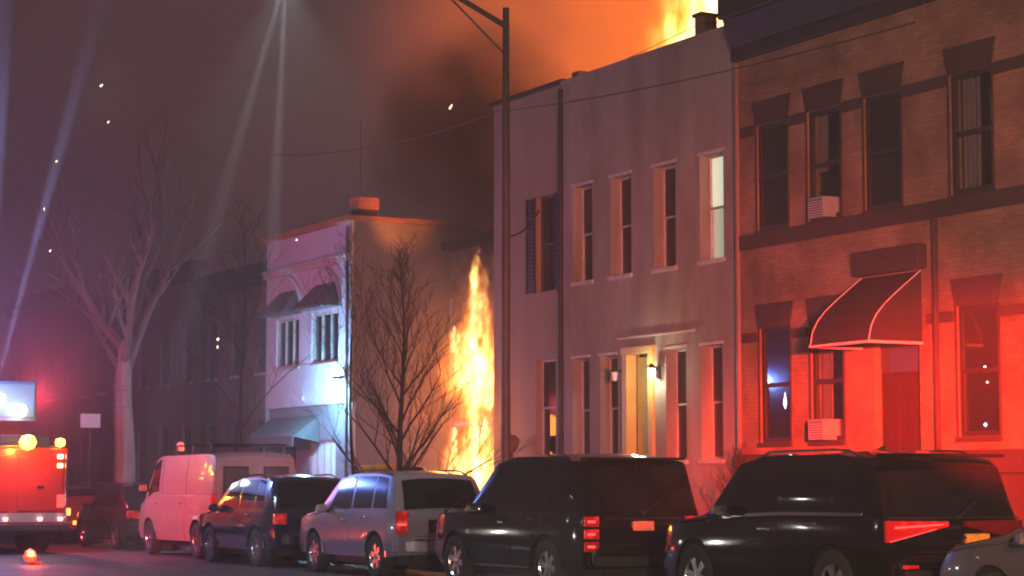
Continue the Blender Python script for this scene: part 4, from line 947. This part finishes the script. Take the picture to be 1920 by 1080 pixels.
def smoke(name, loc, size, dens, col, label, emit=None, es=0, seed=0, scale=.35, thr=.45, glow_c=None, glow_r=10, aniso=.2):
    m = vol_mat('smoke_volume'); nt = m.node_tree; Nn = nt.nodes; L = nt.links
    tcn = Nn.new('ShaderNodeTexCoord'); n1 = Nn.new('ShaderNodeTexNoise'); mp = Nn.new('ShaderNodeMapping'); mp.inputs['Location'].default_value = (seed, seed*2, seed*3)
    L.new(tcn.outputs['Object'], mp.inputs['Vector']); L.new(mp.outputs[0], n1.inputs['Vector']); n1.inputs['Scale'].default_value = scale; n1.inputs['Detail'].default_value = 6; n1.inputs['Roughness'].default_value = .6
    r = Nn.new('ShaderNodeMapRange'); r.inputs['From Min'].default_value = thr-.12; r.inputs['From Max'].default_value = thr+.22; L.new(n1.outputs['Fac'], r.inputs['Value'])
    # soft ellipsoid falloff
    dv = Nn.new('ShaderNodeVectorMath'); dv.operation = 'DIVIDE'; L.new(tcn.outputs['Object'], dv.inputs[0]); dv.inputs[1].default_value = size
    ln = Nn.new('ShaderNodeVectorMath'); ln.operation = 'LENGTH'; L.new(dv.outputs[0], ln.inputs[0])
    f = Nn.new('ShaderNodeMapRange'); f.inputs['From Min'].default_value = 1.0; f.inputs['From Max'].default_value = .35; L.new(ln.outputs['Value'], f.inputs['Value'])
    mu = Nn.new('ShaderNodeMath'); mu.operation = 'MULTIPLY'; L.new(r.outputs[0], mu.inputs[0]); L.new(f.outputs[0], mu.inputs[1])
    md = Nn.new('ShaderNodeMath'); md.operation = 'MULTIPLY'; L.new(mu.outputs[0], md.inputs[0]); md.inputs[1].default_value = dens
    pv = Nn.new('ShaderNodeVolumePrincipled'); pv.inputs['Color'].default_value = (*col, 1); pv.inputs['Anisotropy'].default_value = aniso; L.new(md.outputs[0], pv.inputs['Density'])
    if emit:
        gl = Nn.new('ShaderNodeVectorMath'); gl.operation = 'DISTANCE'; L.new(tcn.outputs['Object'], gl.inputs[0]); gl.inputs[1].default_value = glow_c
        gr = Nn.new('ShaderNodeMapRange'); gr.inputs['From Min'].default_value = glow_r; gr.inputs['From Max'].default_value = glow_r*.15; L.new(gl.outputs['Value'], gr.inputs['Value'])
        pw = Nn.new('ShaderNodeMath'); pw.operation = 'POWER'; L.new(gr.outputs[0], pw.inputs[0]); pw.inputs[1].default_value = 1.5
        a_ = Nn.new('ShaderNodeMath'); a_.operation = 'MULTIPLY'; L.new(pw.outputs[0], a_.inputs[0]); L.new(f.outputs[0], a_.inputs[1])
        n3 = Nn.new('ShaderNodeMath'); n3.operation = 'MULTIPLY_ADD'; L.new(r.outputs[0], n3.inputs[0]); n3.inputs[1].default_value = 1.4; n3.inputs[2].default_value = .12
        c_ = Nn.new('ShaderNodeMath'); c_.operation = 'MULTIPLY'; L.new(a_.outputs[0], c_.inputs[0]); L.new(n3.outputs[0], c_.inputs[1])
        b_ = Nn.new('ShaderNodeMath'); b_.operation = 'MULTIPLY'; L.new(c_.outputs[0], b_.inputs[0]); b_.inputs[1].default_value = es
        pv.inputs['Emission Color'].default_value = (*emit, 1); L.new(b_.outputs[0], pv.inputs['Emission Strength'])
    ou = Nn.new('ShaderNodeOutputMaterial'); L.new(pv.outputs[0], ou.inputs['Volume']); m.cycles.volume_step_rate = 1.0
    bm = bmesh.new(); bmesh.ops.create_icosphere(bm, subdivisions=2, radius=1.06)
    for v in bm.verts: v.co = Vector((v.co.x*size[0], v.co.y*size[1], v.co.z*size[2]))
    me = bpy.data.meshes.new(name); bm.to_mesh(me); bm.free(); me.materials.append(m)
    o = link(name, me, loc=loc); tag(o, label, None, None, 'stuff'); return o
smoke('glowing_smoke', (32, 47, 14), (10.5, 16, 8.5), .05, (.35, .17, .08), 'smoke with orange firelight set as its own glow, rolling above the stucco house roof', (1, .155, .005), .17, 3, .26, .45, (-4, -6, -2), 21)  # firelight on this smoke is put in as emission
smoke('smoke', (22.9, 45.4, 9.6), (2.6, 3.6, 3.4), 1.3, (.09, .06, .05), 'dark brown smoke rising above the tall flame', seed=7, scale=.7, thr=.45)
smoke('smoke', (11.5, 51, 7), (6, 7, 7), .035, (.7, .7, .8), 'added thin bluish smoke over the fire engine, catching its blue light', seed=17, scale=.3, thr=.40)  # extra smoke added to catch the blue floodlight as a glow
smoke('fire_glow_smoke', (22.0, 43.6, 4.2), (2.2, 3.6, 4.6), .05, (.6, .4, .25), 'thin smoke with orange firelight set as emission, wrapped round the tall flame', (1, .19, .010), .26, 11, .9, .42, (0, .4, -1.6), 4.6)  # orange light of the flame is built into the volume as emission

smoke('smoke', (22, 64, 7), (8, 15, 9), .11, (.62, .52, .55), 'pale smoke drifting low between the far houses', seed=31, scale=.22, thr=.42)
hz = MB().box(-30, 60, -30, 120, -1, 22).build('haze'); hz['kind'] = 'stuff'
m = vol_mat('haze_volume'); pv = m.node_tree.nodes.new('ShaderNodeVolumePrincipled'); ou = m.node_tree.nodes.new('ShaderNodeOutputMaterial')
pv.inputs['Color'].default_value = (.85, .80, .82, 1); pv.inputs['Density'].default_value = .0034; pv.inputs['Anisotropy'].default_value = .25
m.node_tree.links.new(pv.outputs[0], ou.inputs['Volume']); hz.data.materials.append(m)

# embers carried by the wind
em = mat('ember_glow', (1, .9, .8), .5, emit=(1, .62, .40), es=7)
rnd = random.Random(4)
EM = [(20.6, 51.0, 7.8, .04, 'lone ember glowing in the dark left of the white front'), (18.7, 51.6, 5.2, .05, 'upper of two embers beside the slender brown tree'), (18.7, 51.6, 5.0, .04, 'lower of two embers beside the slender brown tree'), (22.0, 44.9, 10.4, .05, 'ember flying in the dark smoke left of the street lamp top'),
      (18.2, 60.5, 13.2, .05, 'topmost ember above the large bare tree'), (18.9, 62, 12.4, .04, 'dim ember high in the bare tree branches'), (17.9, 64, 11.4, .05, 'ember at mid height left of the bare tree'), (17.0, 62, 9.6, .05, 'ember at the far left above the fire engine'), (17.2, 62, 8.4, .04, 'lowest ember at the far left above the fire engine')]
for i, (x, y, z, r_, lab) in enumerate(EM):
    o = MB().tube((0, 0, 0), (r_*rnd.uniform(.2, 1.4), 0, r_*rnd.uniform(.8, 2.4)), r_*.5, r_*.2, 6).build('ember', em, loc=(x, y, z))
    tag(o, lab, 'ember', 'glowing embers drifting in the smoke')
